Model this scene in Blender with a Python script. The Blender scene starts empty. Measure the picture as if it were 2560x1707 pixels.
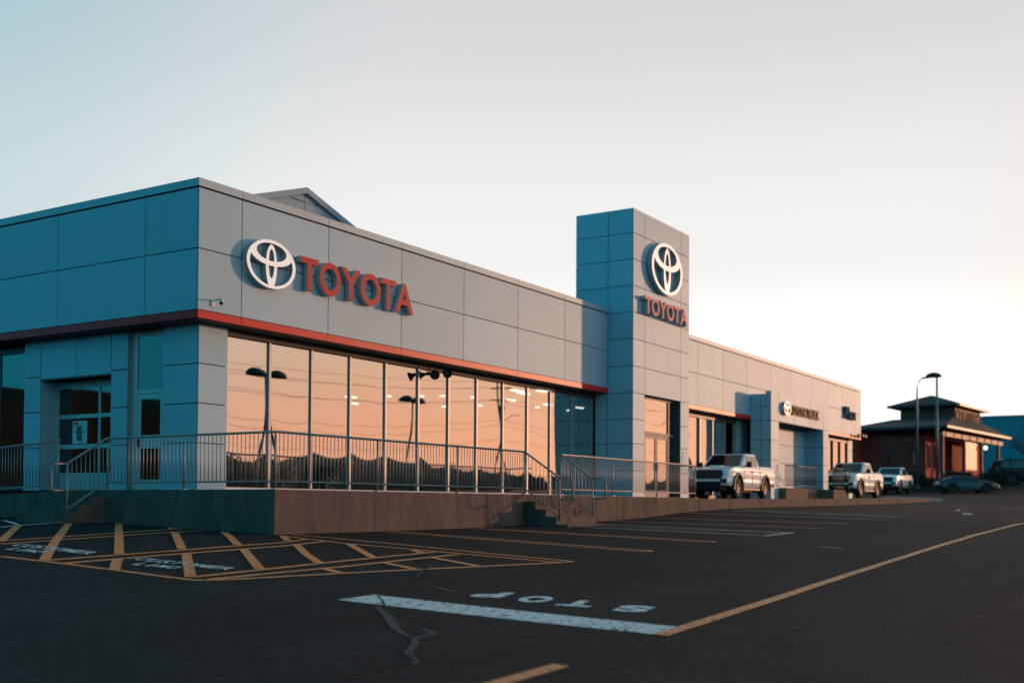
import bpy, bmesh, math, random
from mathutils import Vector, Matrix
random.seed(7)
sc = bpy.context.scene
COL = sc.collection
PI = math.pi

# ------------------------------------------------------------------ camera
cd = bpy.data.cameras.new('camera'); cam = bpy.data.objects.new('camera', cd); COL.objects.link(cam)
sc.camera = cam
YAW, PITCH, ROLL = 0.5630, 0.0243, 0.0056
fw = Vector((math.cos(YAW)*math.cos(PITCH), math.sin(YAW)*math.cos(PITCH), math.sin(PITCH)))
rt = Vector((math.sin(YAW), -math.cos(YAW), 0)); up = rt.cross(fw)
rt, up = math.cos(ROLL)*rt + math.sin(ROLL)*up, -math.sin(ROLL)*rt + math.cos(ROLL)*up
cam.matrix_world = Matrix(((rt.x, up.x, -fw.x, -16.158), (rt.y, up.y, -fw.y, -17.769), (rt.z, up.z, -fw.z, -0.263), (0, 0, 0, 1)))
cd.sensor_width = 36.0; cd.lens = 2861.35/2560*36; cd.shift_y = (1192.24-853.5)/2560
cd.clip_start = 0.1; cd.clip_end = 6000
cd.dof.use_dof = True; cd.dof.focus_distance = 21.0; cd.dof.aperture_fstop = 0.85

# ------------------------------------------------------------------ sky, sun, exposure
SUN_AZ = Vector((0.8902, -0.4556)); SUN_EL = math.radians(5.0)
world = bpy.data.worlds.new('World'); sc.world = world; world.use_nodes = True
nt = world.node_tree; N = nt.nodes; L = nt.links
bg = N['Background']; bg.inputs[1].default_value = 1.0
def node(tree, typ, **kw):
    n = tree.nodes.new(typ)
    for k, v in kw.items(): setattr(n, k, v)
    return n
sky = node(nt, 'ShaderNodeTexSky', sky_type='NISHITA', sun_disc=False)
sky.sun_elevation = SUN_EL; sky.sun_rotation = math.atan2(SUN_AZ.x, SUN_AZ.y)
sky.dust_density = 2.0; sky.ozone_density = 3.0
tc = node(nt, 'ShaderNodeTexCoord'); sep = node(nt, 'ShaderNodeSeparateXYZ'); L.new(tc.outputs['Generated'], sep.inputs[0])
flat = node(nt, 'ShaderNodeVectorMath', operation='MULTIPLY'); L.new(tc.outputs['Generated'], flat.inputs[0]); flat.inputs[1].default_value = (1, 1, 0)
nrm = node(nt, 'ShaderNodeVectorMath', operation='NORMALIZE'); L.new(flat.outputs[0], nrm.inputs[0])
dot = node(nt, 'ShaderNodeVectorMath', operation='DOT_PRODUCT'); L.new(nrm.outputs[0], dot.inputs[0]); dot.inputs[1].default_value = (SUN_AZ.x, SUN_AZ.y, 0)
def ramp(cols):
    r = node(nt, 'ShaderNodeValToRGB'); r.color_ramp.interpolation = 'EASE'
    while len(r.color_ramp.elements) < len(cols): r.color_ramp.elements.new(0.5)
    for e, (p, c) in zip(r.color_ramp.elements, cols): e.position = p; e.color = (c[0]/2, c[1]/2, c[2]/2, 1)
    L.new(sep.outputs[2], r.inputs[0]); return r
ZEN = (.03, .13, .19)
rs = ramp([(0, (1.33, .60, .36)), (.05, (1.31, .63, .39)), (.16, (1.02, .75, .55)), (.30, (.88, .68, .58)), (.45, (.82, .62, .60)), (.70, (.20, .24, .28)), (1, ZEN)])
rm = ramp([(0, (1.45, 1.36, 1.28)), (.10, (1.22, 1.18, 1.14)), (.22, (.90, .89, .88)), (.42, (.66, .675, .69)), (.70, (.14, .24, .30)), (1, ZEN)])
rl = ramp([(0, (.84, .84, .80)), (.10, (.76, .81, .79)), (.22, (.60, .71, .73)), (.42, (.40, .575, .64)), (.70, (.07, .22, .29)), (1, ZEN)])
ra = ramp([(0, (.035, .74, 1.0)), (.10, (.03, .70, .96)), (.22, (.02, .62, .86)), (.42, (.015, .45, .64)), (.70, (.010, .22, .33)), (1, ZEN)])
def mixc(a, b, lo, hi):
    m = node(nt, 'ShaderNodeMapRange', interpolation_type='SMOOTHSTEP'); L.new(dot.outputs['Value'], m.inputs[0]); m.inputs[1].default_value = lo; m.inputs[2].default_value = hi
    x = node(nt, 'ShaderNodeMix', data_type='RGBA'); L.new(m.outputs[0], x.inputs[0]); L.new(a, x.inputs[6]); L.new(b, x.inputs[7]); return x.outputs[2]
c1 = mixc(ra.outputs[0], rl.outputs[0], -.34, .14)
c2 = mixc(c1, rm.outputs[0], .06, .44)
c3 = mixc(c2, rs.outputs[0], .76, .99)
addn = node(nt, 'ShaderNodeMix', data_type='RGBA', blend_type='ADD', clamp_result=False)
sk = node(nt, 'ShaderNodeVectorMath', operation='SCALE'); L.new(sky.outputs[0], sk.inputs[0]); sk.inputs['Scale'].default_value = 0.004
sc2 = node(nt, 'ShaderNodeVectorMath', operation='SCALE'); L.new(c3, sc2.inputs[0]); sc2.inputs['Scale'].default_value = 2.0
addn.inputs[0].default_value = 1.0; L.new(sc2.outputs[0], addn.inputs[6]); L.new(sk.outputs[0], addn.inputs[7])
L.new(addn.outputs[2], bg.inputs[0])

sl = bpy.data.lights.new('sun', 'SUN'); sun = bpy.data.objects.new('sun', sl); COL.objects.link(sun)
sl.energy = 2.0; sl.color = (1.0, 0.48, 0.26); sl.angle = math.radians(2.2)
sdir = Vector((SUN_AZ.x*math.cos(SUN_EL), SUN_AZ.y*math.cos(SUN_EL), math.sin(SUN_EL)))
sun.rotation_euler = sdir.to_track_quat('Z', 'Y').to_euler(); sun.location = (60, -40, 40)
sc.view_settings.view_transform = 'Standard'; sc.view_settings.look = 'None'
sc.view_settings.exposure = 0.0; sc.view_settings.gamma = 1.0; sc.view_settings.use_curve_mapping = False

# ------------------------------------------------------------------ materials
MATS = {}
def mat(name, col, rough=.6, metal=0., var=0., vscale=3., bump=0., bscale=60., coat=0., emit=None, spec=.5, objvar=0., stretch=(1, 1, 1), var2=None, v2=.5, rvar=.12):
    if name in MATS: return MATS[name]
    m = bpy.data.materials.new(name); m.use_nodes = True; t = m.node_tree; b = t.nodes['Principled BSDF']
    b.inputs['Roughness'].default_value = rough; b.inputs['Metallic'].default_value = metal
    b.inputs['Coat Weight'].default_value = coat; b.inputs['Coat Roughness'].default_value = .06; b.inputs['Specular IOR Level'].default_value = spec
    b.inputs['Base Color'].default_value = (*col, 1)
    geo = t.nodes.new('ShaderNodeNewGeometry'); mp = t.nodes.new('ShaderNodeMapping'); t.links.new(geo.outputs['Position'], mp.inputs[0]); mp.inputs['Scale'].default_value = stretch
    cur = None
    def rgb(c):
        n = t.nodes.new('ShaderNodeRGB'); n.outputs[0].default_value = (*c, 1); return n.outputs[0]
    if var > 0:
        nz = t.nodes.new('ShaderNodeTexNoise'); nz.inputs['Scale'].default_value = vscale; nz.inputs['Detail'].default_value = 6; t.links.new(mp.outputs[0], nz.inputs[0])
        mr = t.nodes.new('ShaderNodeMapRange'); t.links.new(nz.outputs[0], mr.inputs[0]); mr.inputs[1].default_value = .3; mr.inputs[2].default_value = .7
        mr.inputs[3].default_value = 1-var; mr.inputs[4].default_value = 1+var
        s = t.nodes.new('ShaderNodeVectorMath'); s.operation = 'SCALE'; t.links.new(rgb(col), s.inputs[0]); t.links.new(mr.outputs[0], s.inputs['Scale']); cur = s.outputs[0]
        mr2 = t.nodes.new('ShaderNodeMapRange'); t.links.new(nz.outputs[0], mr2.inputs[0]); mr2.inputs[3].default_value = max(0, rough-rvar); mr2.inputs[4].default_value = min(1, rough+rvar)
        t.links.new(mr2.outputs[0], b.inputs['Roughness'])
    if var2 is not None:
        nz = t.nodes.new('ShaderNodeTexNoise'); nz.inputs['Scale'].default_value = v2; nz.inputs['Detail'].default_value = 8; nz.inputs['Roughness'].default_value = .65; t.links.new(mp.outputs[0], nz.inputs[0])
        mr = t.nodes.new('ShaderNodeMapRange'); t.links.new(nz.outputs[0], mr.inputs[0]); mr.inputs[1].default_value = .5; mr.inputs[2].default_value = .68
        x = t.nodes.new('ShaderNodeMix'); x.data_type = 'RGBA'; t.links.new(mr.outputs[0], x.inputs[0]); t.links.new(cur if cur else rgb(col), x.inputs[6]); x.inputs[7].default_value = (*var2, 1); cur = x.outputs[2]
    if objvar > 0:
        oi = t.nodes.new('ShaderNodeObjectInfo'); mr = t.nodes.new('ShaderNodeMapRange'); t.links.new(oi.outputs['Random'], mr.inputs[0]); mr.inputs[3].default_value = 1-objvar; mr.inputs[4].default_value = 1+objvar
        s = t.nodes.new('ShaderNodeVectorMath'); s.operation = 'SCALE'; t.links.new(cur if cur else rgb(col), s.inputs[0]); t.links.new(mr.outputs[0], s.inputs['Scale']); cur = s.outputs[0]
    if cur: t.links.new(cur, b.inputs['Base Color'])
    if bump > 0:
        nz = t.nodes.new('ShaderNodeTexNoise'); nz.inputs['Scale'].default_value = bscale; nz.inputs['Detail'].default_value = 4; t.links.new(geo.outputs['Position'], nz.inputs[0])
        bp = t.nodes.new('ShaderNodeBump'); bp.inputs['Strength'].default_value = bump; bp.inputs['Distance'].default_value = .01; t.links.new(nz.outputs[0], bp.inputs['Height']); t.links.new(bp.outputs[0], b.inputs['Normal'])
    if emit: b.inputs['Emission Color'].default_value = (*emit[0], 1); b.inputs['Emission Strength'].default_value = emit[1]
    MATS[name] = m; return m
def glassmat(name, fac, refl, trans):
    m = bpy.data.materials.new(name); m.use_nodes = True; t = m.node_tree
    for n in list(t.nodes):
        if n.type != 'OUTPUT_MATERIAL': t.nodes.remove(n)
    out = [n for n in t.nodes if n.type == 'OUTPUT_MATERIAL'][0]
    g = t.nodes.new('ShaderNodeBsdfGlossy'); g.inputs['Color'].default_value = (*refl, 1); g.inputs['Roughness'].default_value = 0.0
    tr = t.nodes.new('ShaderNodeBsdfTransparent'); tr.inputs[0].default_value = (*trans, 1)
    lw = t.nodes.new('ShaderNodeLayerWeight'); lw.inputs[0].default_value = .35
    mr = t.nodes.new('ShaderNodeMapRange'); t.links.new(lw.outputs['Facing'], mr.inputs[0]); mr.inputs[3].default_value = fac-.12; mr.inputs[4].default_value = min(1, fac+.3)
    x = t.nodes.new('ShaderNodeMixShader'); t.links.new(mr.outputs[0], x.inputs[0]); t.links.new(tr.outputs[0], x.inputs[1]); t.links.new(g.outputs[0], x.inputs[2]); t.links.new(x.outputs[0], out.inputs[0])
    MATS[name] = m; return m

PANEL = mat('silver_panel', (.305, .475, .58), .55, .10, spec=.35, var=.03, vscale=1.2, objvar=.06, stretch=(2, 2, .5), rvar=.03)
COPING = mat('silver_coping', (.33, .465, .54), .52, .12, spec=.4, objvar=.02)
JOINT = mat('joint_dark', (.03, .03, .035), .8)
REDBAND = mat('red_band', (.62, .013, .017), .40, 0, objvar=.04, spec=.22)
SOFFIT = mat('dark_soffit', (.035, .034, .036), .7)
ALU = mat('aluminium', (.30, .30, .31), .45, .5)
DARKFRAME = mat('dark_frame', (.06, .06, .065), .5, .3)
WHITEPAINT = mat('white_sill', (.75, .74, .72), .55)
GLASS = glassmat('coated_glass', .62, (.93, .88, .84), (.42, .45, .45))
DGLASS = glassmat('clear_glass', .15, (.8, .8, .8), (.22, .25, .25))
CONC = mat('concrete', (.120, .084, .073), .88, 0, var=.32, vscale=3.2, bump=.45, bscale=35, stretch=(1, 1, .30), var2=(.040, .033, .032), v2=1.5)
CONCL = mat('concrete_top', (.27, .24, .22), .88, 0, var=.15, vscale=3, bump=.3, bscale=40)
STEEL = mat('galvanised_steel', (.33, .31, .30), .48, .55, var=.12, vscale=18)
BLACK = mat('black_plastic', (.02, .02, .022), .5)
LETRED = mat('letter_red', (.50, .018, .024), .55, spec=.25)
LETSIDE = mat('letter_return', (.36, .42, .45), .5, .2)
LETWHITE = mat('emblem_white', (.86, .85, .84), .28, 0, coat=.4, emit=((1, .93, .9), .30))
LETPINK = mat('letter_pale_red', (.60, .14, .12), .6, 0, spec=.2, emit=((1, .40, .33), .12))
LETDARK = mat('letter_dark', (.04, .085, .11), .8, spec=.1)

# ------------------------------------------------------------------ mesh helpers
def new_obj(name, me, m=None, parent=None):
    o = bpy.data.objects.new(name, me); COL.objects.link(o)
    if m is not None and not me.materials: me.materials.append(m)
    if parent is not None: o.parent = parent
    return o
class MB:
    def __init__(s): s.v = []; s.f = []; s.sm = []
    def add(s, v, f, smooth=False):
        k = len(s.v); s.v += [tuple(p) for p in v]; s.f += [tuple(i+k for i in q) for q in f]; s.sm += [smooth]*len(f); return s
    def box(s, x0, x1, y0, y1, z0, z1):
        if x0 > x1: x0, x1 = x1, x0
        if y0 > y1: y0, y1 = y1, y0
        if z0 > z1: z0, z1 = z1, z0
        return s.add([(x0,y0,z0),(x1,y0,z0),(x1,y1,z0),(x0,y1,z0),(x0,y0,z1),(x1,y0,z1),(x1,y1,z1),(x0,y1,z1)],
                     [(0,3,2,1),(4,5,6,7),(0,1,5,4),(1,2,6,5),(2,3,7,6),(3,0,4,7)])
    def tube(s, pts, r, n=8, cap=True, r2=None):
        pts = [Vector(p) for p in pts]; m = len(pts); V = []
        for i, p in enumerate(pts):
            d = (pts[min(i+1, m-1)]-pts[max(i-1, 0)]).normalized()
            a = Vector((0, 0, 1)) if abs(d.z) < .9 else Vector((1, 0, 0))
            u = d.cross(a).normalized(); w = u.cross(d)
            rr = r if r2 is None else r+(r2-r)*i/(m-1)
            V += [p+rr*(math.cos(2*PI*k/n)*u+math.sin(2*PI*k/n)*w) for k in range(n)]
        F = [(i*n+k, i*n+(k+1) % n, (i+1)*n+(k+1) % n, (i+1)*n+k) for i in range(m-1) for k in range(n)]
        s.add(V, F, True)
        if cap:
            b = len(s.v)-len(V); s.f += [tuple(b+k for k in range(n))[::-1], tuple(b+(m-1)*n+k for k in range(n))]; s.sm += [False, False]
        return s
    def prism(s, poly, z0, z1):
        n = len(poly); V = [(x, y, z0) for x, y in poly]+[(x, y, z1) for x, y in poly]
        return s.add(V, [tuple(range(n))[::-1], tuple(range(n, 2*n))]+[(i, (i+1) % n, n+(i+1) % n, n+i) for i in range(n)])
    def mesh(s, name):
        me = bpy.data.meshes.new(name); me.from_pydata(s.v, [], s.f)
        for p, q in zip(me.polygons, s.sm): p.use_smooth = q
        me.update(); return me
    def build(s, name, m, parent=None, fix=False):
        me = s.mesh(name)
        if fix:
            bm = bmesh.new(); bm.from_mesh(me); bmesh.ops.recalc_face_normals(bm, faces=bm.faces); bm.to_mesh(me); bm.free()
        return new_obj(name, me, m, parent)
def B(name, m, parent, x0, x1, y0, y1, z0, z1): return MB().box(x0, x1, y0, y1, z0, z1).build(name, m, parent)
def thing(name, label, cat, loc=(0, 0, 0), rz=0, group=None):
    o = bpy.data.objects.new(name, None); COL.objects.link(o); o.location = loc; o.rotation_euler = (0, 0, rz); o.empty_display_size = .3
    o['label'] = label; o['category'] = cat
    if group: o['group'] = group
    return o
def tag(o, label, cat, group=None, kind=None):
    o['label'] = label; o['category'] = cat
    if group: o['group'] = group
    if kind: o['kind'] = kind
    return o
def dup(root, loc, rz, label, scale=1.0):
    r = root.copy(); COL.objects.link(r); r.location = loc; r.rotation_euler = (0, 0, rz); r['label'] = label; r.scale = (scale,)*3
    for ch in list(root.children):
        c = ch.copy(); COL.objects.link(c); c.parent = r
        for g in ch.children:
            d = g.copy(); COL.objects.link(d); d.parent = c
    return r
# a font letter as an extruded mesh normalised to the unit box x 0..1, y 0..1 and depth 0..1
GL = {}
def glyph(ch, fat=0.02, ext=True):
    k = (ch, fat, ext)
    if k in GL: return GL[k]
    c = bpy.data.curves.new('g', 'FONT'); c.body = ch; c.extrude = .5 if ext else 0; c.offset = fat; c.resolution_u = 5
    o = bpy.data.objects.new('g', c); COL.objects.link(o); bpy.context.view_layer.update()
    me = bpy.data.meshes.new_from_object(o.evaluated_get(bpy.context.evaluated_depsgraph_get()))
    V = [v.co.copy() for v in me.vertices]; Fc = [tuple(p.vertices) for p in me.polygons]
    bpy.data.objects.remove(o); bpy.data.curves.remove(c); bpy.data.meshes.remove(me)
    x0, x1 = min(v.x for v in V), max(v.x for v in V); y0, y1 = min(v.y for v in V), max(v.y for v in V)
    GL[k] = ([((v.x-x0)/(x1-x0), (v.y-y0)/(y1-y0), v.z+.5 if ext else 0) for v in V], Fc); return GL[k]
def rings(outer, hole, d0, d1, n=56):
    """an elliptic ring (cx,cz,rx,rz) with a hole, as a solid between y=d0 (front) and d1"""
    V = []; F = []
    for k in range(n):
        a = 2*PI*k/n
        for (cx, cz, rx, rz) in (outer, hole):
            x, z = cx+rx*math.cos(a), cz+rz*math.sin(a); V += [(x, d0, z), (x, d1, z)]
    for k in range(n):
        a, b = 4*k, 4*((k+1) % n)
        F += [(a, b, b+2, a+2), (a+1, a+3, b+3, b+1), (a, a+1, b+1, b), (a+2, b+2, b+3, a+3)]
    return V, F
def two_tone(o, face_mat, side_mat, axis=1, sign=-1):
    """front faces take the first material, returns and back the second"""
    me = o.data; me.materials.clear(); me.materials.append(face_mat); me.materials.append(side_mat)
    for p in me.polygons: p.material_index = 0 if p.normal[axis]*sign > .7 else 1
def emblem(parent, cx, cz, rx, rz, yf, yb):
    o = bpy.data.objects.new('emblem', None); COL.objects.link(o); o.parent = parent
    def E(name, ou, ho, dy):
        V, F = rings((cx+ou[0]*rx, cz+ou[1]*rx, ou[2]*rx, ou[3]*rx), (cx+ho[0]*rx, cz+ho[1]*rx, ho[2]*rx, ho[3]*rx), yf+dy, yb-dy)
        q = MB().add(V, F).build(name, LETWHITE, o, fix=True); two_tone(q, LETWHITE, LETSIDE)
    h = rz/rx
    E('outer_ring', (0, 0, 1, h), (0, 0, .875, .885*h), 0)
    E('crossing_ring', (0, .42*h, .85, .485*h), (0, .50*h, .61, .365*h), .004)
    E('upright_ring', (0, -.08*h, .225, .90*h), (0, .03*h, .120, .60*h), .008)
def sign_letters(parent, spec, yf, yb, face, side, fat=.022):
    for ch, x0, x1, z0, z1 in spec:
        V, F = glyph(ch, fat)
        W = [(x0+v[0]*(x1-x0), yb+(yf-yb)*v[2], z0+v[1]*(z1-z0)) for v in V]
        o = MB().add(W, F).build('letter', face, parent, fix=True); two_tone(o, face, side)

# ------------------------------------------------------------------ terrain
def herm(K):
    xs = [k[0] for k in K]; ys = [k[1] for k in K]; n = len(K); d = [(ys[i+1]-ys[i])/(xs[i+1]-xs[i]) for i in range(n-1)]
    m = [d[0]]+[(d[i-1]+d[i])/2 for i in range(1, n-1)]+[d[-1]]
    def f(x):
        if x <= xs[0]: return ys[0]
        if x >= xs[-1]: return ys[-1]
        i = 0
        while x > xs[i+1]: i += 1
        h = xs[i+1]-xs[i]; t = (x-xs[i])/h
        return (2*t**3-3*t*t+1)*ys[i]+(t**3-2*t*t+t)*h*m[i]+(-2*t**3+3*t*t)*ys[i+1]+(t**3-t*t)*h*m[i+1]
    return f
g_x = herm([(-60, -1.25), (-40, -1.22), (-20, -1.07), (-8, -.92), (-1, -.823), (2.7, -.81), (5.4, -.786), (7.7, -.755), (11.5, -.70), (14.5, -.61), (17, -.48), (20, -.375), (26, -.29), (33, -.22), (41, -.13), (50, .03), (60, .33), (68, .60), (74, .84), (83, 1.62), (95, 1.85), (130, 2.0), (160, 2.0)])
c_x = herm([(-60, .053), (-1, .053), (2, .043), (5.2, .031), (9.8, .024), (12, .020), (15, .018), (18, .025), (21, .033), (30, .035), (60, .035), (90, .02), (160, .01)])
f_y = herm([(-90, -26), (-60, -25.5), (-40, -23.5), (-25, -18.5), (-12, -8.85), (-9, -5.9), (-6, -2.9), (-3.1, 0), (-1, 1.3), (3, 3.7), (8, 5.4), (15, 6), (40, 6)])
def ground(x, y): return g_x(x)+c_x(x)*f_y(y)
pad_x = herm([(17, -.035), (18, -.03), (25, .02), (32, .06), (42, .17), (50, .21), (52, .21)])

def axis(a, b, h, far):
    s = [a+h*i for i in range(int(round((b-a)/h))+1)]
    k = h; lo = [a]; hi = [s[-1]]
    while lo[0] > -far: k *= 1.6; lo.insert(0, lo[0]-k)
    k = h
    while hi[-1] < far: k *= 1.6; hi.append(hi[-1]+k)
    return lo[:-1]+s+hi[1:]
ASPH = bpy.data.materials.new('asphalt'); ASPH.use_nodes = True
def asphalt():
    t = ASPH.node_tree; b = t.nodes['Principled BSDF']; geo = t.nodes.new('ShaderNodeNewGeometry')
    def nz(sc_, det=5, ro=.55):
        n = t.nodes.new('ShaderNodeTexNoise'); n.inputs['Scale'].default_value = sc_; n.inputs['Detail'].default_value = det; n.inputs['Roughness'].default_value = ro; t.links.new(geo.outputs['Position'], n.inputs[0]); return n.outputs[0]
    def mr(a, i0, i1, o0, o1):
        n = t.nodes.new('ShaderNodeMapRange'); t.links.new(a, n.inputs[0])
        for k, v in zip((1, 2, 3, 4), (i0, i1, o0, o1)): n.inputs[k].default_value = v
        return n.outputs[0]
    def mul(a, c):
        n = t.nodes.new('ShaderNodeMath'); n.operation = 'MULTIPLY'; t.links.new(a, n.inputs[0]); t.links.new(c, n.inputs[1]); return n.outputs[0]
    fine = mr(nz(55, 3, .8), .35, .7, .55, 1.6); mid = mr(nz(1.3), .3, .7, .8, 1.22); big = mr(nz(.13, 3), .3, .7, .8, 1.25)
    spk = mr(nz(17, 4, .8), .40, .64, .45, 1.7); sp2 = mr(nz(6, 5, .7), .36, .66, .70, 1.35)
    mp = t.nodes.new('ShaderNodeMapping'); mp.inputs['Scale'].default_value = (.10, .9, 1); mp.inputs['Rotation'].default_value = (0, 0, .05); t.links.new(geo.outputs['Position'], mp.inputs[0])
    n = t.nodes.new('ShaderNodeTexNoise'); n.inputs['Scale'].default_value = 1.0; n.inputs['Detail'].default_value = 5; t.links.new(mp.outputs[0], n.inputs[0])
    v = mul(mul(mul(mul(fine, mid), big), mul(spk, sp2)), mr(n.outputs[0], .42, .62, .78, 1.12))
    s = t.nodes.new('ShaderNodeVectorMath'); s.operation = 'SCALE'; s.inputs[0].default_value = (.0120, .0162, .0184); t.links.new(v, s.inputs['Scale']); t.links.new(s.outputs[0], b.inputs['Base Color'])
    b.inputs['Roughness'].default_value = .82; b.inputs['Specular IOR Level'].default_value = .18
    bp = t.nodes.new('ShaderNodeBump'); bp.inputs['Strength'].default_value = .9; bp.inputs['Distance'].default_value = .02; t.links.new(nz(42, 4, .75), bp.inputs['Height']); t.links.new(bp.outputs[0], b.inputs['Normal'])
asphalt()
XS = axis(-30, 90, .5, 2500); YS = axis(-45, 15, .5, 2500)
V = [(x, y, ground(x, y)) for y in YS for x in XS]; nx = len(XS)
Fg = [(j*nx+i, j*nx+i+1, (j+1)*nx+i+1, (j+1)*nx+i) for j in range(len(YS)-1) for i in range(nx-1)]
ROOT_G = MB().add(V, Fg, True).build('ground', ASPH); ROOT_G['kind'] = 'structure'

def paintmat(name, col, wear):
    m = mat(name, col, .6, var=.10, vscale=9)
    t = m.node_tree; b = t.nodes['Principled BSDF']; out = [n for n in t.nodes if n.type == 'OUTPUT_MATERIAL'][0]
    geo = t.nodes.new('ShaderNodeNewGeometry'); n = t.nodes.new('ShaderNodeTexNoise'); n.inputs['Scale'].default_value = 14; n.inputs['Detail'].default_value = 8; n.inputs['Roughness'].default_value = .75; t.links.new(geo.outputs['Position'], n.inputs[0])
    mr = t.nodes.new('ShaderNodeMapRange'); t.links.new(n.outputs[0], mr.inputs[0]); mr.inputs[1].default_value = wear; mr.inputs[2].default_value = wear+.05
    tr = t.nodes.new('ShaderNodeBsdfTransparent'); x = t.nodes.new('ShaderNodeMixShader'); t.links.new(mr.outputs[0], x.inputs[0]); t.links.new(tr.outputs[0], x.inputs[1]); t.links.new(b.outputs[0], x.inputs[2]); t.links.new(x.outputs[0], out.inputs[0])
    return m
YEL = paintmat('yellow_paint', (.88, .29, .09), .39)
WHT = paintmat('white_paint', (.66, .73, .74), .405)
WHTF = paintmat('faded_white_paint', (.42, .44, .45), .46)
SEAL = mat('crack_sealer', (.027, .029, .031), .75, var=.3, vscale=6)
CRACK = mat('crack_dark', (.008, .008, .009), .9)
def strip(name, pts, width, m, off=.006, closed=False):
    """a painted strip that follows the ground, through (x,y) points; width may be a list"""
    P = []
    for i in range(len(pts)-1):
        a, b = Vector(pts[i]), Vector(pts[i+1]); n = max(1, int((b-a).length/.4))
        for k in range(n): P.append((a+(b-a)*k/n, i+k/n))
    P.append((Vector(pts[-1]), len(pts)-1)); V = []; F = []
    for i, (p, t) in enumerate(P):
        d = (P[min(i+1, len(P)-1)][0]-P[max(i-1, 0)][0]).normalized(); nn = Vector((-d.y, d.x))
        w = width if not isinstance(width, (list, tuple)) else width[int(t)]*(1-t+int(t))+width[min(int(t)+1, len(width)-1)]*(t-int(t))
        for s in (-1, 1):
            q = p+nn*s*w/2; V.append((q.x, q.y, ground(q.x, q.y)+off))
        if i: F.append((2*i-2, 2*i, 2*i+1, 2*i-1))
    return MB().add(V, F).build(name, m, ROOT_G, fix=True)
# pixel of the 2560 px photograph -> direction -> where it meets the sloping ground
def gp(u, v):
    r = fw+rt*((u-1280)/2861.35)-up*((v-1192.24)/2861.35); c = Vector((-16.158, -17.769, -.263)); t0, t1 = 2.0, 160.0
    f = lambda t: (c+r*t).z-ground((c+r*t).x, (c+r*t).y)
    for _ in range(50):
        tm = (t0+t1)/2
        if f(tm) > 0: t0 = tm
        else: t1 = tm
    p = c+r*t0; return (p.x, p.y)
LC = lambda *a: [gp(x*.2976, 1180+y*.2976) for x, y in a]
RC = lambda *a: [gp(600+x*.38265, 1280+y*.38265) for x, y in a]
BC = lambda *a: [gp(800+x*.40391, 1440+y*.40391) for x, y in a]
EC = lambda *a: [gp(1350+x*.51446, 1200+y*.51446) for x, y in a]
TH = .11
# hatched no-parking zone at the corner of the platform
strip('zone_outline', LC((0, 708), (540, 770), (1000, 828), (1400, 880), (1540, 897), (1640, 908), (1720, 909))+RC((0, 437), (660, 400), (1160, 375), (1580, 355), (2100, 330)), TH, YEL, .006)
strip('hairpin_line', RC((345, 148), (1000, 207), (1600, 268), (2150, 320)), TH, YEL, .006)
strip('hairpin_line', RC((265, 155), (680, 205), (1160, 247), (1600, 287), (2050, 327)), TH, YEL, .008)
strip('hairpin_line', RC((2050, 328), (2130, 329), (2165, 326), (2150, 320)), TH, YEL, .010)
strip('double_line', LC((400, 742), (1400, 667), (2352, 595))+RC((430, 180)), TH, YEL, .008)
strip('double_line', LC((540, 768), (1400, 697), (2352, 625))+RC((580, 190)), TH, YEL, .008)
strip('double_line', LC((0, 580), (700, 533), (1430, 482), (1560, 477)), TH, YEL, .008)
strip('double_line', LC((0, 607), (800, 550), (1720, 490)), TH, YEL, .008)
strip('double_line', LC((1630, 882), (2352, 805))+RC((600, 328), (1270, 262)), TH, YEL, .008)
strip('double_line', LC((1760, 903), (2352, 845))+RC((700, 355), (1430, 277)), TH, YEL, .008)
HW = .135
for c in (LC((155, 450), (0, 585)), LC((580, 432), (370, 745)), LC((996, 432), (1000, 560), (1000, 690)), LC((990, 728), (960, 826)),
          LC((1460, 502), (1530, 650)), LC((1565, 690), (1600, 885)), LC((1880, 505), (2000, 615)), LC((2045, 650), (2185, 818)),
          RC((280, 157), (312, 188)), RC((365, 212), (430, 275), (520, 335)), RC((705, 207), (870, 298)), RC((1130, 250), (1200, 270)), LC((1435, 470), (1440, 482))):
    strip('hatch_stripe', c, HW, YEL, .010)
for c in (RC((550, 372), (660, 400)), RC((940, 332), (1150, 375)), RC((1250, 298), (1560, 355))): strip('hatch_stripe', c, .13, YEL, .010)
for c in (LC((0, 462), (180, 446), (540, 424)), LC((30, 405), (150, 440)), LC((210, 402), (380, 412), (530, 421))): strip('access_line', c, .10, WHT, .006)
def ground_text(word, p0, p1, hgt, m, off, flip=False, name='painted_letter', gaps=.12, fat=.03):
    """a word painted on the ground, from p0 to p1 along its base line, letters hgt metres tall"""
    p0, p1 = Vector(p0), Vector(p1); d = (p1-p0); n = Vector((-d.y, d.x)).normalized(); k = len(word)
    for i, ch in enumerate(word):
        V, F = glyph(ch, fat, False); W = []
        wd = .30 if ch == 'I' else 1-gaps
        for v in V:
            q = p0+d*((i+.5-wd/2+v[0]*wd)/k)+n*(v[1]*hgt); W.append((q.x, q.y, ground(q.x, q.y)+off))
        MB().add(W, F).build(name, m, ROOT_G)
def off2(p, q, s): d = (Vector(q)-Vector(p)); n = Vector((-d.y, d.x)).normalized()*s; return (Vector(p)+n), (Vector(q)+n)
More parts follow.
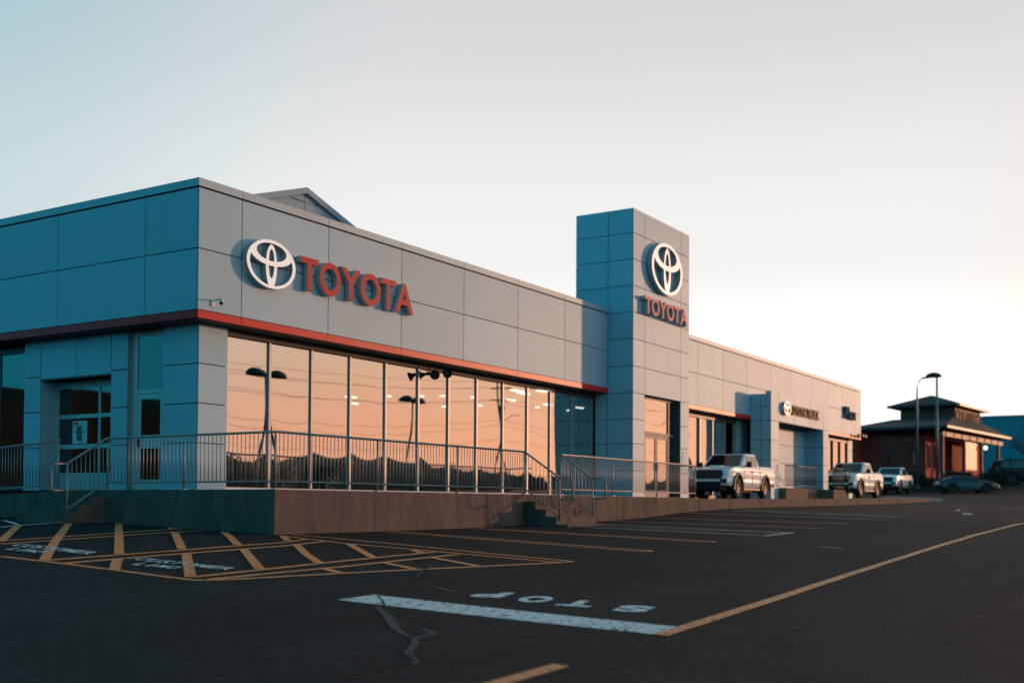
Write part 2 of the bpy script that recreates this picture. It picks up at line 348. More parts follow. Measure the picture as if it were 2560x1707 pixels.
# stencilled lettering
def word_between(word, tl, bl, tr, m, off, **kw):
    """top-left, bottom-left and top-right pixel corners"""
    a, b, c = Vector(gp(*tl)), Vector(gp(*bl)), Vector(gp(*tr)); k = len(word)
    for i, ch in enumerate(word):
        V, F = glyph(ch, .03, False); wd = .35 if ch == 'I' else .86; W = []
        for v in V:
            q = b+(c-a)*((i+.5-wd/2+v[0]*wd)/k)+(a-b)*v[1]; W.append((q.x, q.y, ground(q.x, q.y)+off))
        MB().add(W, F).build('painted_letter', m, ROOT_G)
K1 = lambda x, y: (300+x*.14456, 1370+y*.14456); K0 = lambda x, y: (x*.13605, 1330+y*.13605)
word_between('CUSTOMER', K1(420, 180), K1(180, 210), K1(2070, 362), WHT, .016)
word_between('LIMO', K1(400, 268), K1(165, 296), K1(1130, 345), WHT, .016)
word_between('CUSTOMER', K0(420, 228), K0(150, 258), K0(1860, 388), WHT, .016)
word_between('LIMO', K0(330, 303), K0(70, 330), K0(940, 372), WHT, .016)
# stop line, STOP lettering (upside down from here, it is read from the building side), centre line
a, b, c, d_ = BC((110, 148), (330, 116), (2235, 316), (2075, 362))
V = []; nseg = 24
for i in range(nseg+1):
    t = i/nseg
    for s in range(5):
        p = (Vector(a)*(1-t)+Vector(d_)*t)*(1-s/4)+(Vector(b)*(1-t)+Vector(c)*t)*s/4; V.append((p.x, p.y, ground(p.x, p.y)+.006))
MB().add(V, [(i*5+s, i*5+s+1, (i+1)*5+s+1, (i+1)*5+s) for i in range(nseg) for s in range(4)]).build('stop_line', WHT, ROOT_G)
def stencil(ch, far_l, far_r, near_l, m):
    fl, fr, nl = Vector(gp(*far_l)), Vector(gp(*far_r)), Vector(gp(*near_l)); V, F = glyph(ch, .06, False); W = []
    for v in V:
        q = fl+(fr-fl)*(1-v[0])+(nl-fl)*v[1]; W.append((q.x, q.y, ground(q.x, q.y)+.006))
    MB().add(W, F).build('painted_letter', m, ROOT_G)
BQ = lambda x, y: (800+x*.40391, 1440+y*.40391)
stencil('P', BQ(1000, 98), BQ(1210, 104), BQ(900, 128), WHT)
stencil('O', BQ(1290, 120), BQ(1480, 131), BQ(1185, 156), WHT)
stencil('T', BQ(1535, 146), BQ(1740, 158), BQ(1450, 181), WHT)
stencil('S', BQ(1880, 178), BQ(2090, 190), BQ(1785, 214), WHT)
cl = [gp(1651, 1588.5)]+EC((1200, 560), (1350, 509), (1500, 460), (1650, 412), (1800, 365), (1900, 333), (2000, 302), (2100, 271), (2200, 246), (2352, 211))
cl.append((cl[-1][0]+(cl[-1][0]-cl[-2][0])*2, cl[-1][1]+(cl[-1][1]-cl[-2][1])*2))
strip('centre_line', cl, .15, YEL, .010)
q0, q1 = gp(800+1495*.40391, 1440+551*.40391), gp(800+1110*.40391, 1440+660*.40391)
strip('centre_dash', [q0, q1, (q1[0]*2-q0[0], q1[1]*2-q0[1])], .15, YEL, .006)
# parking stalls along the platform and the pad
def hair(x, y1, y0=-3.35, g=.30):
    strip('stall_line', [(x-g/2, y0), (x-g/2, y1)], .10, YEL, .006); strip('stall_line', [(x+g/2, y0), (x+g/2, y1)], .10, YEL, .006)
    strip('stall_line_end', [(x+math.cos(t*PI/6)*g/2, y1-math.sin(t*PI/6)*g/2) for t in range(7)], .10, YEL, .008)
hair(2.15, -8.95); hair(5.15, -8.9)
for x in (12.05, 14.45, 16.95): strip('stall_line', [(x, -3.4), (x, -9.1)], .12, YEL, .006)
for i in range(10):
    x = 22.6+i*2.7; strip('stall_line', [(x, -4.0), (x, -9.0)], .12, WHT if i in (4, 9) else YEL, .006)
for x, m in ((19.3, WHT), (20.4, WHT)): strip('stall_line', [(x, -3.9), (x, -9.1)], .12, m, .006)
for x in (8.0, 9.75): strip('access_line', [(x, -4.6 if x < 9 else -3.9), (x, -9.1)], .10, WHT, .006)
strip('access_line', [(7.95, -9.1), (9.8, -9.1)], .12, WHT, .008)
for k in range(4): strip('access_line', [(8.05, -4.9-1.1*k), (9.7, -6.9-.72*k)], .09, WHTF, .010)
strip('lane_mark', [(27.0, -9.7), (28.6, -9.45)], .34, WHT, .006); strip('lane_mark', [(33, -8.2), (35.6, -7.8)], .16, WHT, .006)
strip('lane_mark', EC((1355, 323), (1470, 333)), .10, WHTF, .006)
for k in range(6): strip('crossing_bar', [(52.5+k*1.25, -3.6+.25*k), (53.3+k*1.25, .4+.2*k)], .6, WHTF, .006)
strip('crossing_bar', [(50.3, -1.9), (53.0, 0.3)], .5, WHT, .008)
# crack sealer and cracks
strip('crack_seal', BC((350, 185), (420, 245), (470, 325), (548, 376)), [.05, .10, .09, .03], SEAL, .004)
strip('crack_seal', BC((575, 388), (640, 372), (705, 356), (660, 335), (610, 318)), [.06, .06, .09, .05, .02], SEAL, .005)
strip('crack_seal', BC((585, 385), (590, 420), (545, 470), (560, 500), (600, 520), (585, 548)), [.06, .06, .07, .06, .06, .03], SEAL, .006)
strip('crack_seal', BC((620, 38), (700, 62), (820, 94)), [.02, .05, .11], SEAL, .004)
strip('crack', BC((548, 480), (575, 520), (540, 548), (400, 565), (250, 595), (100, 638)), .022, CRACK, .009)
strip('crack', BC((395, 120), (360, 130), (385, 150), (400, 185), (440, 225), (480, 290), (540, 320)), .025, CRACK, .009)
strip('crack', RC((1260, 350), (1215, 370), (1190, 385), (1160, 425)), .045, CRACK, .012)
strip('crack', BC((1930, 320), (1880, 330), (1900, 345)), .02, CRACK, .009)

# ------------------------------------------------------------------ platform, pad, steps
RX, RY = -.95, -3.107
pl = thing('concrete_platform', 'raised concrete platform with steps around the showroom corner', 'platform', (RX, RY, -.8))
def part(mb, name, m, parent, fix=False):
    o = mb.build(name, m, parent, fix); o.location = -Vector(parent.location); return o
mb = MB().box(RX, 7.62, RY, .6, -1.6, -.012).box(7.62, 9.75, RY+.01, .6, -1.6, -.014).box(9.75, 18.4, RY, .6, -1.6, -.013).box(RX+.002, .45, .6, 1.56, -1.6, -.015).box(RX+.004, .45, 1.56, 3.25, -1.6, -.016)
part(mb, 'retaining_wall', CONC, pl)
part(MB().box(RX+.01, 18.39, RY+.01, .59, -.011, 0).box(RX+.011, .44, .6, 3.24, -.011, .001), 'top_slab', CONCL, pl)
for k in range(4):   # steps down towards the parking lot
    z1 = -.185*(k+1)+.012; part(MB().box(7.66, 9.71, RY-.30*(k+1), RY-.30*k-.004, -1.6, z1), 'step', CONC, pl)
for k in range(4):
    z1 = -.16*(k+1)+.006; part(MB().box(RX-.30*(k+1), RX-.30*k-.004, 1.56, 3.22, -1.6, z1), 'step', CONC, pl)
rp = [(3.25, -.012), (8.5, -.30), (14, -.55)]
V = []
for y, z in rp: V += [(RX+.002, y, -1.6), (.45, y, -1.6), (.45, y, z), (RX+.002, y, z)]
F = [(0, 1, 2, 3), (8, 11, 10, 9)]
for i in (0, 4): F += [(i, i+4, i+5, i+1), (i+1, i+5, i+6, i+2), (i+2, i+6, i+7, i+3), (i+3, i+7, i+4, i)]
part(MB().add(V, F), 'ramp', CONC, pl, True)
for x in (1.9, 4.8, 10.9, 12.6, 14.3, 16.0, 17.6): part(MB().box(x-.007, x+.007, RY-.003, RY+.02, -1.5, -.02), 'form_joint', JOINT, pl)
for y in (-1.5, .1): part(MB().box(RX-.003, RX+.02, y-.007, y+.007, -1.5, -.02), 'form_joint', JOINT, pl)
# low display pad with kerb in front of the wing
XP = [18.42+i*1.0 for i in range(34)]; V = []; F = []
for x in XP: V += [(x, -3.12, -1.2), (x, -3.12, pad_x(x)), (x, -2.94, pad_x(x)), (x, .6, pad_x(x)), (x, .6, -1.2)]
for i in range(len(XP)-1):
    for k in range(4): F.append((i*5+k, i*5+k+1, i*5+k+6, i*5+k+5))
F += [(0, 4, 3, 2, 1), tuple((len(XP)-1)*5+k for k in range(5))]
pd = MB().add(V, F).build('display_pad', CONC, None, True); tag(pd, 'low concrete display pad with kerb that the white pickups stand on', 'pad')
V = []; F = []

# ------------------------------------------------------------------ handrails
TUBE8 = {}
def vtube(name, x, y, z0, z1, r, m, parent, n=6):
    k = (round(z1-z0, 3), r, n)
    if k not in TUBE8: TUBE8[k] = MB().tube([(0, 0, 0), (0, 0, z1-z0)], r, n).mesh(name)
    o = new_obj(name, TUBE8[k], m, parent); o.location = Vector((x, y, z0))-Vector(parent.location); return o
BALR = .0085; TOP = 1.045; BOT = .145
def straight_rail(parent, p, q, posts, z0=0., z1=0., skip_ends=True):
    """balusters and posts along p->q (x,y); floor heights z0, z1"""
    p, q = Vector(p), Vector(q); ln = (q-p).length; n = int(round(ln/.108))
    for i in range(1, n):
        t = i/n; c = p+(q-p)*t; z = z0+(z1-z0)*t
        if min([abs(t-s) for s in posts]+[9])*ln < .045: continue
        vtube('baluster', c.x, c.y, z+BOT, z+TOP-.01, BALR, STEEL, parent, 5)
    for t in posts:
        c = p+(q-p)*t; z = z0+(z1-z0)*t
        vtube('post', c.x, c.y, z, z+TOP, .022, STEEL, parent, 10)
        o = B('base_plate', STEEL, parent, -.06, .06, -.05, .05, 0, .012); o.location = Vector((c.x, c.y, z+.002))-Vector(parent.location)
def pipe(name, pts, parent, r=.024): part(MB().tube(pts, r, 10), name, STEEL, parent)
RAILX, RAILY = -.86, -3.02
XA, XB = 7.78, 9.59
R1 = thing('handrail', 'long galvanised handrail wrapping the platform corner between both flights of steps', 'handrail', (RAILX, RAILY, 0))
pts = [(-1.80, 1.63, .50), (RAILX-.02, 1.63, TOP), (RAILX, 1.60, TOP), (RAILX, RAILY, TOP), (XA, RAILY, TOP), (XA, RAILY-.03, TOP-.02), (XA, -4.02, .40)]
pipe('top_rail', pts, R1)
pipe('bottom_rail', [(-1.80, 1.63, -.40), (RAILX-.02, 1.63, BOT), (RAILX, 1.60, BOT), (RAILX, RAILY, BOT), (XA, RAILY, BOT), (XA, -4.0, -.50)], R1, .019)
straight_rail(R1, (RAILX, RAILY), (RAILX, 1.62), [0, .515, 1])
straight_rail(R1, (RAILX, RAILY), (XA, RAILY), [.34, .67, 1])
def stair_end(parent, x, y, dx, dy, zt, zb, foot):
    """loop at the lower end: out, down and back to the post"""
    pipe('end_loop', [(x, y, zt), (x+dx*.30, y+dy*.30, zt-.005), (x+dx*.37, y+dy*.37, zt-.05), (x+dx*.37, y+dy*.37, zb+.05), (x+dx*.31, y+dy*.31, zb), (x, y, zb)], parent)
    vtube('post', x, y, foot, zt+.01, .023, STEEL, parent, 10)
def stair_bal(parent, a, b):
    a, b = Vector(a), Vector(b); n = 9
    for i in range(1, n):
        c = a+(b-a)*i/n; o = vtube('baluster', c.x, c.y, c.z+.02, c.z+.905, BALR, STEEL, parent, 5)
stair_end(R1, -1.80, 1.63, -1, 0, .50, -.03, ground(-1.8, 1.63)-.02)
stair_end(R1, XA, -4.02, 0, -1, .40, -.12, ground(XA, -4.02)+.15)
stair_bal(R1, (RAILX, 1.63, BOT), (-1.80, 1.63, -.40)); stair_bal(R1, (XA, RAILY, BOT), (XA, -4.02, -.50))
R2 = thing('handrail', 'galvanised handrail from the second side of the front steps to the tower entrance', 'handrail', (XB, RAILY, 0))
XE = 18.33
pipe('top_rail', [(XB, -3.95, .42), (XB, RAILY-.02, TOP-.01), (XB+.03, RAILY, TOP), (XE, RAILY, TOP)], R2)
pipe('bottom_rail', [(XB, -3.95, -.48), (XB, RAILY, BOT), (XE, RAILY, BOT)], R2, .019)
straight_rail(R2, (XB, RAILY), (XE, RAILY), [0, .333, .667, 1])
stair_end(R2, XB, -3.95, 0, -1, .42, -.10, ground(XB, -3.95)+.15); stair_bal(R2, (XB, RAILY, BOT), (XB, -3.95, -.48))
pipe('return_rail', [(XE, RAILY, TOP), (XE+.02, RAILY+.9, TOP)], R2); pipe('return_rail', [(XE, RAILY, .50), (XE+.02, RAILY+.25, .50)], R2, .019)
R3 = thing('handrail', 'dark handrail following the sloping ramp at the left edge', 'handrail', (RAILX, 3.2, 0))
pipe('top_rail', [(RAILX, 3.17, TOP), (RAILX, 8.5, TOP-.29), (RAILX, 12.5, TOP-.48)], R3)
pipe('bottom_rail', [(RAILX, 3.17, BOT-.02), (RAILX, 8.5, BOT-.29), (RAILX, 12.5, BOT-.48)], R3, .019)
straight_rail(R3, (RAILX, 3.2), (RAILX, 8.5), [0, .5, 1], 0, -.29)

# ------------------------------------------------------------------ the dealership building
BLD = thing('dealership_building', 'long silver panelled car dealership with red band and glazed showroom', 'building', (0, 0, 0))
ZR0, ZR1, ZM, ZG, ZT = 3.509, 3.673, 4.929, 6.184, 6.366
GAP = .011
def panels_y(parent, xs, zs, y, th=.03, name='panel', m=PANEL, out=-1):
    """panels on a wall facing -Y; outer face at y"""
    for i in range(len(xs)-1):
        for j in range(len(zs)-1): B(name, m, parent, xs[i]+GAP, xs[i+1]-GAP, y, y+th, zs[j]+GAP, zs[j+1]-GAP)
def panels_x(parent, ys, zs, x, th=.03, name='panel', m=PANEL):
    for i in range(len(ys)-1):
        for j in range(len(zs)-1): B(name, m, parent, x, x+th, ys[i]+GAP, ys[i+1]-GAP, zs[j]+GAP, zs[j+1]-GAP)
FX = [0, 1.208, 3.952, 6.716, 9.486, 12.277, 15.051, 17.99]
WX = [22.63, 25.63, 28.24, 30.9, 33.96, 36.92, 39.88, 42.57, 45.12, 47.6, 48.82]
LY = [0, 1.611, 4.501, 7.35, 10.2, 13.0]
def fascia(name, x0, x1, y0, y1, skin):
    core = B(name, JOINT, BLD, x0, x1, y0, y1, ZR0+.02, ZT-.03); skin(core); return core
def skin_front(xs, first, last):
    def f(core):
        panels_y(core, xs, [ZR1, ZM, ZG-.012], 0)
        for i in range(len(xs)-1):
            a = xs[i]+GAP*.6; b = xs[i+1]-GAP*.6
            B('red_band', REDBAND, core, a, b, -.004, .05, ZR0, ZR1-.006); B('coping', COPING, core, a, b, -.008, .42, ZG+.020, ZT)
    return f
fascia('front_fascia', .033, 17.97, .033, .40, skin_front(FX, 0, 1))
fascia('wing_fascia', 22.61, 48.79, .033, .40, skin_front(WX, 0, 1))
def skin_left(core):
    ys = list(LY); ys[0] = .033
    panels_x(core, ys, [ZR1, ZM, ZG-.012], 0)
    for i in range(len(ys)-1):
        a = ys[i]+GAP*.6; b = ys[i+1]-GAP*.6
        B('red_band', REDBAND, core, -.004, .05, a+(.02 if i == 0 else 0), b, ZR0, ZR1-.006); B('coping', COPING, core, -.008, .40, a+(.392 if i == 0 else 0), b, ZG+.020, ZT)
    B('coping', COPING, core, -.0085, .02, -.0075, .42, ZG+.021, ZT-.001)
fascia('side_fascia', .034, .38, .41, 13.0, skin_left)
B('soffit', SOFFIT, BLD, .06, 17.96, .06, .70, ZR0-.02, ZR0+.018); B('soffit', SOFFIT, BLD, .06, .62, .71, 12.98, ZR0-.021, ZR0+.018); B('soffit', SOFFIT, BLD, 22.62, 48.76, .06, .70, ZR0-.02, ZR0+.018)
B('roof', CONCL, BLD, .39, 48.7, .41, 22, 5.7, 5.95)
B('end_wall', PANEL, BLD, 48.70, 48.80, .70, 22, 0, ZT-.05)
B('back_wall', PANEL, BLD, .4, 48.7, 22, 22.2, -.5, 6.2)
# --- corner pier and left side, lower storey
XW = .40
PZ = [0.0, .993, 1.821, 2.646, ZR0-.021]
pier = B('corner_pier', JOINT, BLD, XW+.03, 1.19, .43, .68, 0.004, ZR0-.022)
panels_y(pier, [XW, 1.225], PZ, .40); panels_x(pier, [.432, 1.49], PZ, XW)
for z0, z1 in ((.012, ZR0-.022),):
    core = MB().box(XW+.03, XW+.30, .69, 1.47, z0, z1).box(XW+.03, XW+.30, 2.62, 3.13, z0, z1).box(XW+.03, XW+.55, 5.65, 6.22, z0, z1).box(XW+.03, XW+.55, 3.135, 5.645, 2.60, z1)
sw = core.build('side_wall', JOINT, BLD)
panels_x(sw, [2.60, 3.15], PZ, XW); panels_x(sw, [5.63, 6.24], PZ, XW)
panels_x(sw, [3.15, 4.35, 5.63], [2.575, ZR0-.022], XW)
B('lintel_trim', DARKFRAME, sw, XW-.015, XW+.02, 3.16, 5.62, 2.545, 2.573)
B('reveal', PANEL, sw, XW+.031, XW+.45, 5.60, 5.63, .02, 2.54); B('reveal', PANEL, sw, XW+.031, XW+.45, 3.151, 3.18, .02, 2.54)
B('reveal', ALU, sw, XW+.031, XW+.20, 2.56, 2.598, .02, ZR0-.03)
# side door with transom
TEAL = mat('grey_blue_door', (.46, .50, .52), .45, .2)
dr = MB().box(XW+.10, XW+.16, 1.50, 1.56, .02, 3.46).box(XW+.10, XW+.16, 2.40, 2.56, .02, 3.46).box(XW+.10, XW+.16, 1.561, 2.399, 2.10, 2.18).box(XW+.101, XW+.16, 1.561, 2.399, 3.34, 3.46).build('door_frame', TEAL, BLD)
B('transom_pane', DGLASS, dr, XW+.12, XW+.13, 1.561, 2.399, 2.181, 3.339)
leaf = MB().box(XW+.105, XW+.15, 1.57, 1.66, .03, 2.09).box(XW+.105, XW+.15, 2.28, 2.39, .03, 2.09).box(XW+.105, XW+.15, 1.661, 2.279, .03, .24).box(XW+.105, XW+.15, 1.661, 2.279, .91, 1.20).box(XW+.105, XW+.15, 1.661, 2.279, 1.98, 2.09).build('door', TEAL, BLD)
B('pane', DGLASS, leaf, XW+.12, XW+.13, 1.661, 2.279, 1.201, 1.979); B('pane', DGLASS, leaf, XW+.12, XW+.13, 1.661, 2.279, .241, .909)
B('door_handle', BLACK, leaf, XW+.06, XW+.104, 2.31, 2.35, .95, 1.12)
# glazed overhead door
gx = XW+.42
gd = MB().box(gx, gx+.06, 5.52, 5.599, .02, 2.54).box(gx, gx+.06, 3.181, 3.26, .02, 2.54).box(gx-.001, gx+.06, 3.261, 5.519, 2.38, 2.54)
for z0, z1 in ((1.68, 1.77), (.98, 1.08), (.30, .42)): gd.box(gx, gx+.06, 3.261, 5.519, z0, z1)
gd = gd.build('overhead_door', TEAL, BLD)
for y0, y1 in ((3.261, 4.03), (4.10, 5.519)):
    for z0, z1 in ((1.771, 2.379), (1.081, 1.679), (.421, .979)): B('pane', DGLASS, gd, gx+.02, gx+.03, y0, y1, z0, z1)
for z0, z1 in ((1.771, 2.379), (1.081, 1.679), (.421, .979)): B('mullion', TEAL, gd, gx+.002, gx+.055, 4.031, 4.099, z0, z1)
B('bottom_panel', TEAL, gd, gx+.004, gx+.05, 3.261, 5.519, .02, .299)
POST = mat('poster_white', (.55, .62, .64), .6, var=.25, vscale=5)
POSTD = mat('poster_print', (.08, .12, .14), .6)
POSTR = mat('poster_red', (.5, .12, .1), .6)
ps = B('door_poster', POST, gd, gx+.010, gx+.016, 4.50, 5.02, 1.10, 1.62)
B('print', POSTD, ps, gx+.005, gx+.009, 4.58, 4.96, 1.34, 1.37); B('print', POSTD, ps, gx+.004, gx+.0088, 4.68, 4.86, 1.16, 1.50); B('print', POSTR, ps, gx+.0045, gx+.0089, 4.80, 4.98, 1.53, 1.59)
# far left shop window
lw_ = MB().box(XW+.10, XW+.16, 6.245, 6.30, .02, 3.4).box(XW+.10, XW+.16, 7.30, 7.42, .02, 3.4).box(XW+.101, XW+.16, 6.301, 9.5, 3.25, 3.4).box(XW+.101, XW+.16, 6.301, 9.5, .02, .12).build('side_window', DARKFRAME, BLD)
B('pane', DGLASS, lw_, XW+.12, XW+.13, 6.301, 7.299, .121, 3.249); B('pane', DGLASS, lw_, XW+.12, XW+.13, 7.421, 9.5, .121, 3.249)
B('notice', mat('notice_teal', (.10, .30, .32), .6), lw_, XW+.14, XW+.145, 6.42, 6.95, 1.55, 2.30)
B('side_wall_end', PANEL, BLD, XW+.05, XW+.3, 9.51, 13, .0, ZR0-.03)
# --- showroom storefront
GY = .55
def pane_mesh(x0, x1, z0, z1, y, bow, twist, tilt):
    n, k = 12, 16; V = []; F = []
    for j in range(k+1):
        for i in range(n+1):
            s = i/n*2-1; t = j/k*2-1
            V.append((x0+(x1-x0)*i/n, y-bow*(1-s*s)*math.exp(-((t+.9)/.5)**2)+twist*s*t+tilt*s+0.0003*math.sin(3*s+bow*3000)*math.cos(4*t+bow*900), z0+(z1-z0)*j/k))
    for j in range(k):
        for i in range(n): F.append((j*(n+1)+i, j*(n+1)+i+1, (j+1)*(n+1)+i+1, (j+1)*(n+1)+i))
    return V, F
MX = [1.232+1.3853*i for i in range(12)]+[17.86]
sf = MB().box(1.231, 17.95, GY-.06, GY+.06, .0, .085).box(1.231, 17.95, GY-.05, GY+.06, 3.36, ZR0-.022).build('storefront', WHITEPAINT, BLD)
B('head_frame', SOFFIT, sf, 1.20, 17.95, GY-.07, GY-.052, 3.34, ZR0-.022)
rng = random.Random(3)
for i in range(12):
    V, F = pane_mesh(MX[i]+.03, MX[i+1]-.03, .09, 3.36, GY+.01, 0.0032+.0022*rng.random(), .0030*(rng.random()-.5), .0030*(rng.random()-.5))
    MB().add(V, F, True).build('pane', GLASS, sf)
for i in range(1, 13):
    B('mullion', ALU, sf, MX[i]-.032, MX[i]+.032, GY-.035, GY+.05, .086, 3.338)
# interior of the showroom
INW = mat('interior_wall', (.10, .095, .09), .8); INF = mat('interior_floor', (.06, .058, .056), .4)
intr = B('showroom_floor', INF, BLD, .8, 48.5, .63, 21.9, -.09, .012)
B('showroom_wall', INW, BLD, .8, 48.5, 15.0, 15.2, .02, 3.6)
ceil = B('showroom_ceiling', mat('interior_ceiling', (.05, .05, .05), .8), BLD, .8, 48.5, .71, 15.0, 3.60, 3.70)
LAMP = mat('ceiling_lamp', (.9, .9, .85), .5, emit=((1, .96, .86), 5.0))
for x, y, w, d in [(15.4, 9.0, .5, .14), (17.4, 10.6, .5, .14), (15.8, 7.6, .14, .14), (16.4, 6.6, .14, .14), (16.7, 5.9, .14, .14), (17.6, 5.2, .14, .14), (20.3, 8.4, .14, .14), (20.6, 6.9, .14, .14), (19.2, 4.6, .5, .14), (21.5, 4.4, .5, .14), (23.3, 4.0, .5, .14), (22.4, 5.4, .14, .14), (24.2, 5.0, .14, .14), (25.2, 3.8, .6, .18), (25.6, 2.6, .6, .18), (16.9, 1.9, .55, .2), (16.4, 2.6, .6, .2), (17.3, 2.9, .6, .2)]:
    B('ceiling_light', LAMP, ceil, x-w/2, x+w/2, y-d/2, y+d/2, 3.545, 3.60)
BAN = mat('banner_teal', (.03, .30, .34), .6, var=.3, vscale=2)
def banner(x, y, w, h, z, label, m):
    t = thing('display_banner', label, 'banner', (x, y, 0))
    B('panel', m, t, -w/2, w/2, -.015, .015, z, z+h); B('foot', ALU, t, -w/2+.05, w/2-.05, -.15, .15, .014, .05)
    if z > .06: B('stem', ALU, t, -.02, .02, -.012, .012, .05, z-.002)
banner(16.35, 1.5, .55, 1.5, .9, 'tall teal banner standing inside the last showroom panes', BAN)
banner(9.3, 3.0, 1.3, .95, .25, 'low blue and white display board inside the showroom window', mat('board_blue', (.04, .26, .34), .6, var=.5, vscale=1.6))
# --- tower
TX0, TX1, TY0, TY1, TT = 17.98, 22.60, -.942, 1.23, 9.626
TZ = [0, .90, 1.7975, 2.613, 3.489, 4.380, 5.281, 6.171, 7.055, 7.936, 8.817, TT]
tw = MB().box(TX0+.03, TX1-.03, TY0+.03, TY1-.03, 3.50, TT-.03).box(TX0+.03, 18.90, TY0+.03, .60, .004, 3.499).box(21.87, TX1-.03, TY0+.03, .60, .004, 3.499).build('tower', JOINT, BLD)
panels_x(tw, [TY0+.031, 0], TZ, TX0); panels_x(tw, [0, TY1], TZ[6:], TX0); panels_x(tw, [0, .47], TZ[:5], TX0)
panels_y(tw, [TX0, 18.87], TZ, TY0); panels_y(tw, [21.84, TX1], TZ, TY0); panels_y(tw, [18.87, 21.84], TZ[4:], TY0)
B('roof_cap', COPING, tw, TX0+.004, TX1-.004, TY0+.004, TY1, TT-.028, TT+.012)
for i in range(len(TZ)-1):
    B('panel', PANEL, tw, TX1-.028, TX1, TY0+.031, -.003, TZ[i]+GAP, TZ[i+1]-GAP)
    if TZ[i] > 6.0: B('panel', PANEL, tw, TX1-.028, TX1, 0, TY1, TZ[i]+GAP, TZ[i+1]-GAP); B('panel', PANEL, tw, TX0+.01, TX1-.01, TY1-.028, TY1+.002, TZ[i]+GAP, TZ[i+1]-GAP)
B('reveal', DARKFRAME, tw, 21.84, 21.869, TY0+.031, -.60, .01, 3.47); B('reveal', DARKFRAME, tw, 18.901, 18.93, TY0+.031, -.60, .01, 3.47)
EY = -.68
en = MB().box(18.931, 21.839, EY-.03, EY+.04, 2.20, 2.29).box(18.931, 21.839, EY-.03, EY+.04, 3.42, 3.50)
DFR = mat('door_frame_grey', (.20, .20, .21), .6, .2)
en = en.build('entrance', DFR, BLD)
for x in (19.32, 21.33): B('mullion', DFR, en, x-.04, x+.04, EY-.035, EY+.035, .015, 2.199); B('mullion', DARKFRAME, en, x-.04, x+.04, EY-.035, EY+.035, 2.291, 3.419)
EP = [(18.935, 19.279), (19.361, 21.289), (21.371, 21.835)]
for x0, x1 in EP:
    V, F = pane_mesh(x0, x1, 2.291, 3.419, EY+.005, .002, .0005, 0); MB().add(V, F, True).build('pane', GLASS, en)
for x0, x1 in (EP[0], EP[2]): V, F = pane_mesh(x0, x1, .03, 2.199, EY+.005, .002, .0005, 0); MB().add(V, F, True).build('pane', GLASS, en)
for x0, x1 in ((19.365, 20.32), (20.33, 21.285)):
    df = MB().box(x0, x0+.09, EY-.02, EY+.02, .02, 2.19).box(x1-.09, x1, EY-.02, EY+.02, .02, 2.19).box(x0+.0901, x1-.0901, EY-.02, EY+.02, 2.06, 2.19).box(x0+.0901, x1-.0901, EY-.02, EY+.02, .02, .25).build('entrance_door', DFR, BLD)
    V, F = pane_mesh(x0+.091, x1-.091, .251, 2.059, EY, .003, .0006, 0); MB().add(V, F, True).build('pane', GLASS, df)
    hx = x1-.045 if x0 < 20 else x0+.045
    B('pull_handle', BLACK, df, hx-.012, hx+.012, EY-.06, EY-.021, .95, 1.25)
B('wall_notice', POST, BLD, 22.02, 22.36, TY0-.012, TY0-.002, 1.30, 1.72)
# --- wing lower storey
ws = MB().box(22.62, 30.95, GY-.06, GY+.06, .03, .18).box(22.62, 30.95, GY-.05, GY+.06, 3.30, ZR0-.022).build('wing_storefront', DARKFRAME, BLD)
WMX = [22.64, 24.1, 25.55, 27.0, 28.35, 29.69, 30.95]
for i in range(6):
    V, F = pane_mesh(WMX[i]+.03, WMX[i+1]-.03, .185, 3.295, GY+.01, .005, .001*(rng.random()-.5), 0); MB().add(V, F, True).build('pane', GLASS, ws)
    B('mullion', ALU, ws, WMX[i+1]-.03, WMX[i+1]+.03, GY-.07, GY+.05, .181, 3.299)
wp = B('wing_pier', JOINT, BLD, 31.0, 32.3, GY-.04, GY+.1, .0, ZR0-.022)
panels_y(wp, [30.99, 31.6, 32.31], [.05, 1.1, 2.1, 2.9, ZR0-.022], GY-.07)
wq = MB().box(39.7, 47.9, GY-.06, GY+.06, .12, .30).box(39.7, 47.9, GY-.05, GY+.06, 3.30, ZR0-.022).build('wing_storefront', DARKFRAME, BLD)
for i in range(6):
    x0 = 39.75+i*1.355; V, F = pane_mesh(x0+.03, x0+1.325, .305, 3.295, GY+.01, .004, .001*(rng.random()-.5), 0); MB().add(V, F, True).build('pane', GLASS, wq)
    B('mullion', DARKFRAME, wq, x0+1.326, x0+1.384, GY-.07, GY+.05, .301, 3.299)
wp = B('wing_pier', JOINT, BLD, 47.93, 48.78, GY-.04, GY+.13, .0, ZR0-.022); panels_y(wp, [47.92, 48.80], [.05, 1.1, 2.1, 2.9, ZR0-.022], GY-.07)
# --- portal in front of the wing
QX = [31.37, 32.38, 38.78, 39.61]; QY = -.933; QT = 4.73
po = MB().box(31.40, 32.35, QY+.03, -.02, .0, 3.44).box(38.81, 39.58, QY+.03, -.02, .0, 3.44).box(31.40, 39.58, QY+.03, -.02, 3.441, 4.58).build('portal', JOINT, BLD)
QZ = [.05, .95, 1.75, 2.60, 3.445]
panels_y(po, QX[:2], QZ, QY); panels_y(po, QX[2:], QZ, QY); panels_y(po, [31.37, 32.38, 34.5, 36.65, 38.78, 39.61], [3.445, QT], QY)
panels_x(po, [QY+.031, -.47, -.005], QZ+[4.05], QX[0]); panels_x(po, [-.68, -.47, -.005], [4.05, 4.61], QX[0]); panels_x(po, [QY+.031, -.68], [4.05, QT], QX[0])
panels_x(po, [QY+.031, -.47, -.005], QZ, 38.78); panels_x(po, [QY+.031, -.47, -.005], QZ, 32.352, .026)
panels_x(po, [QY+.031, -.47, -.005], QZ+[4.61], 39.58)
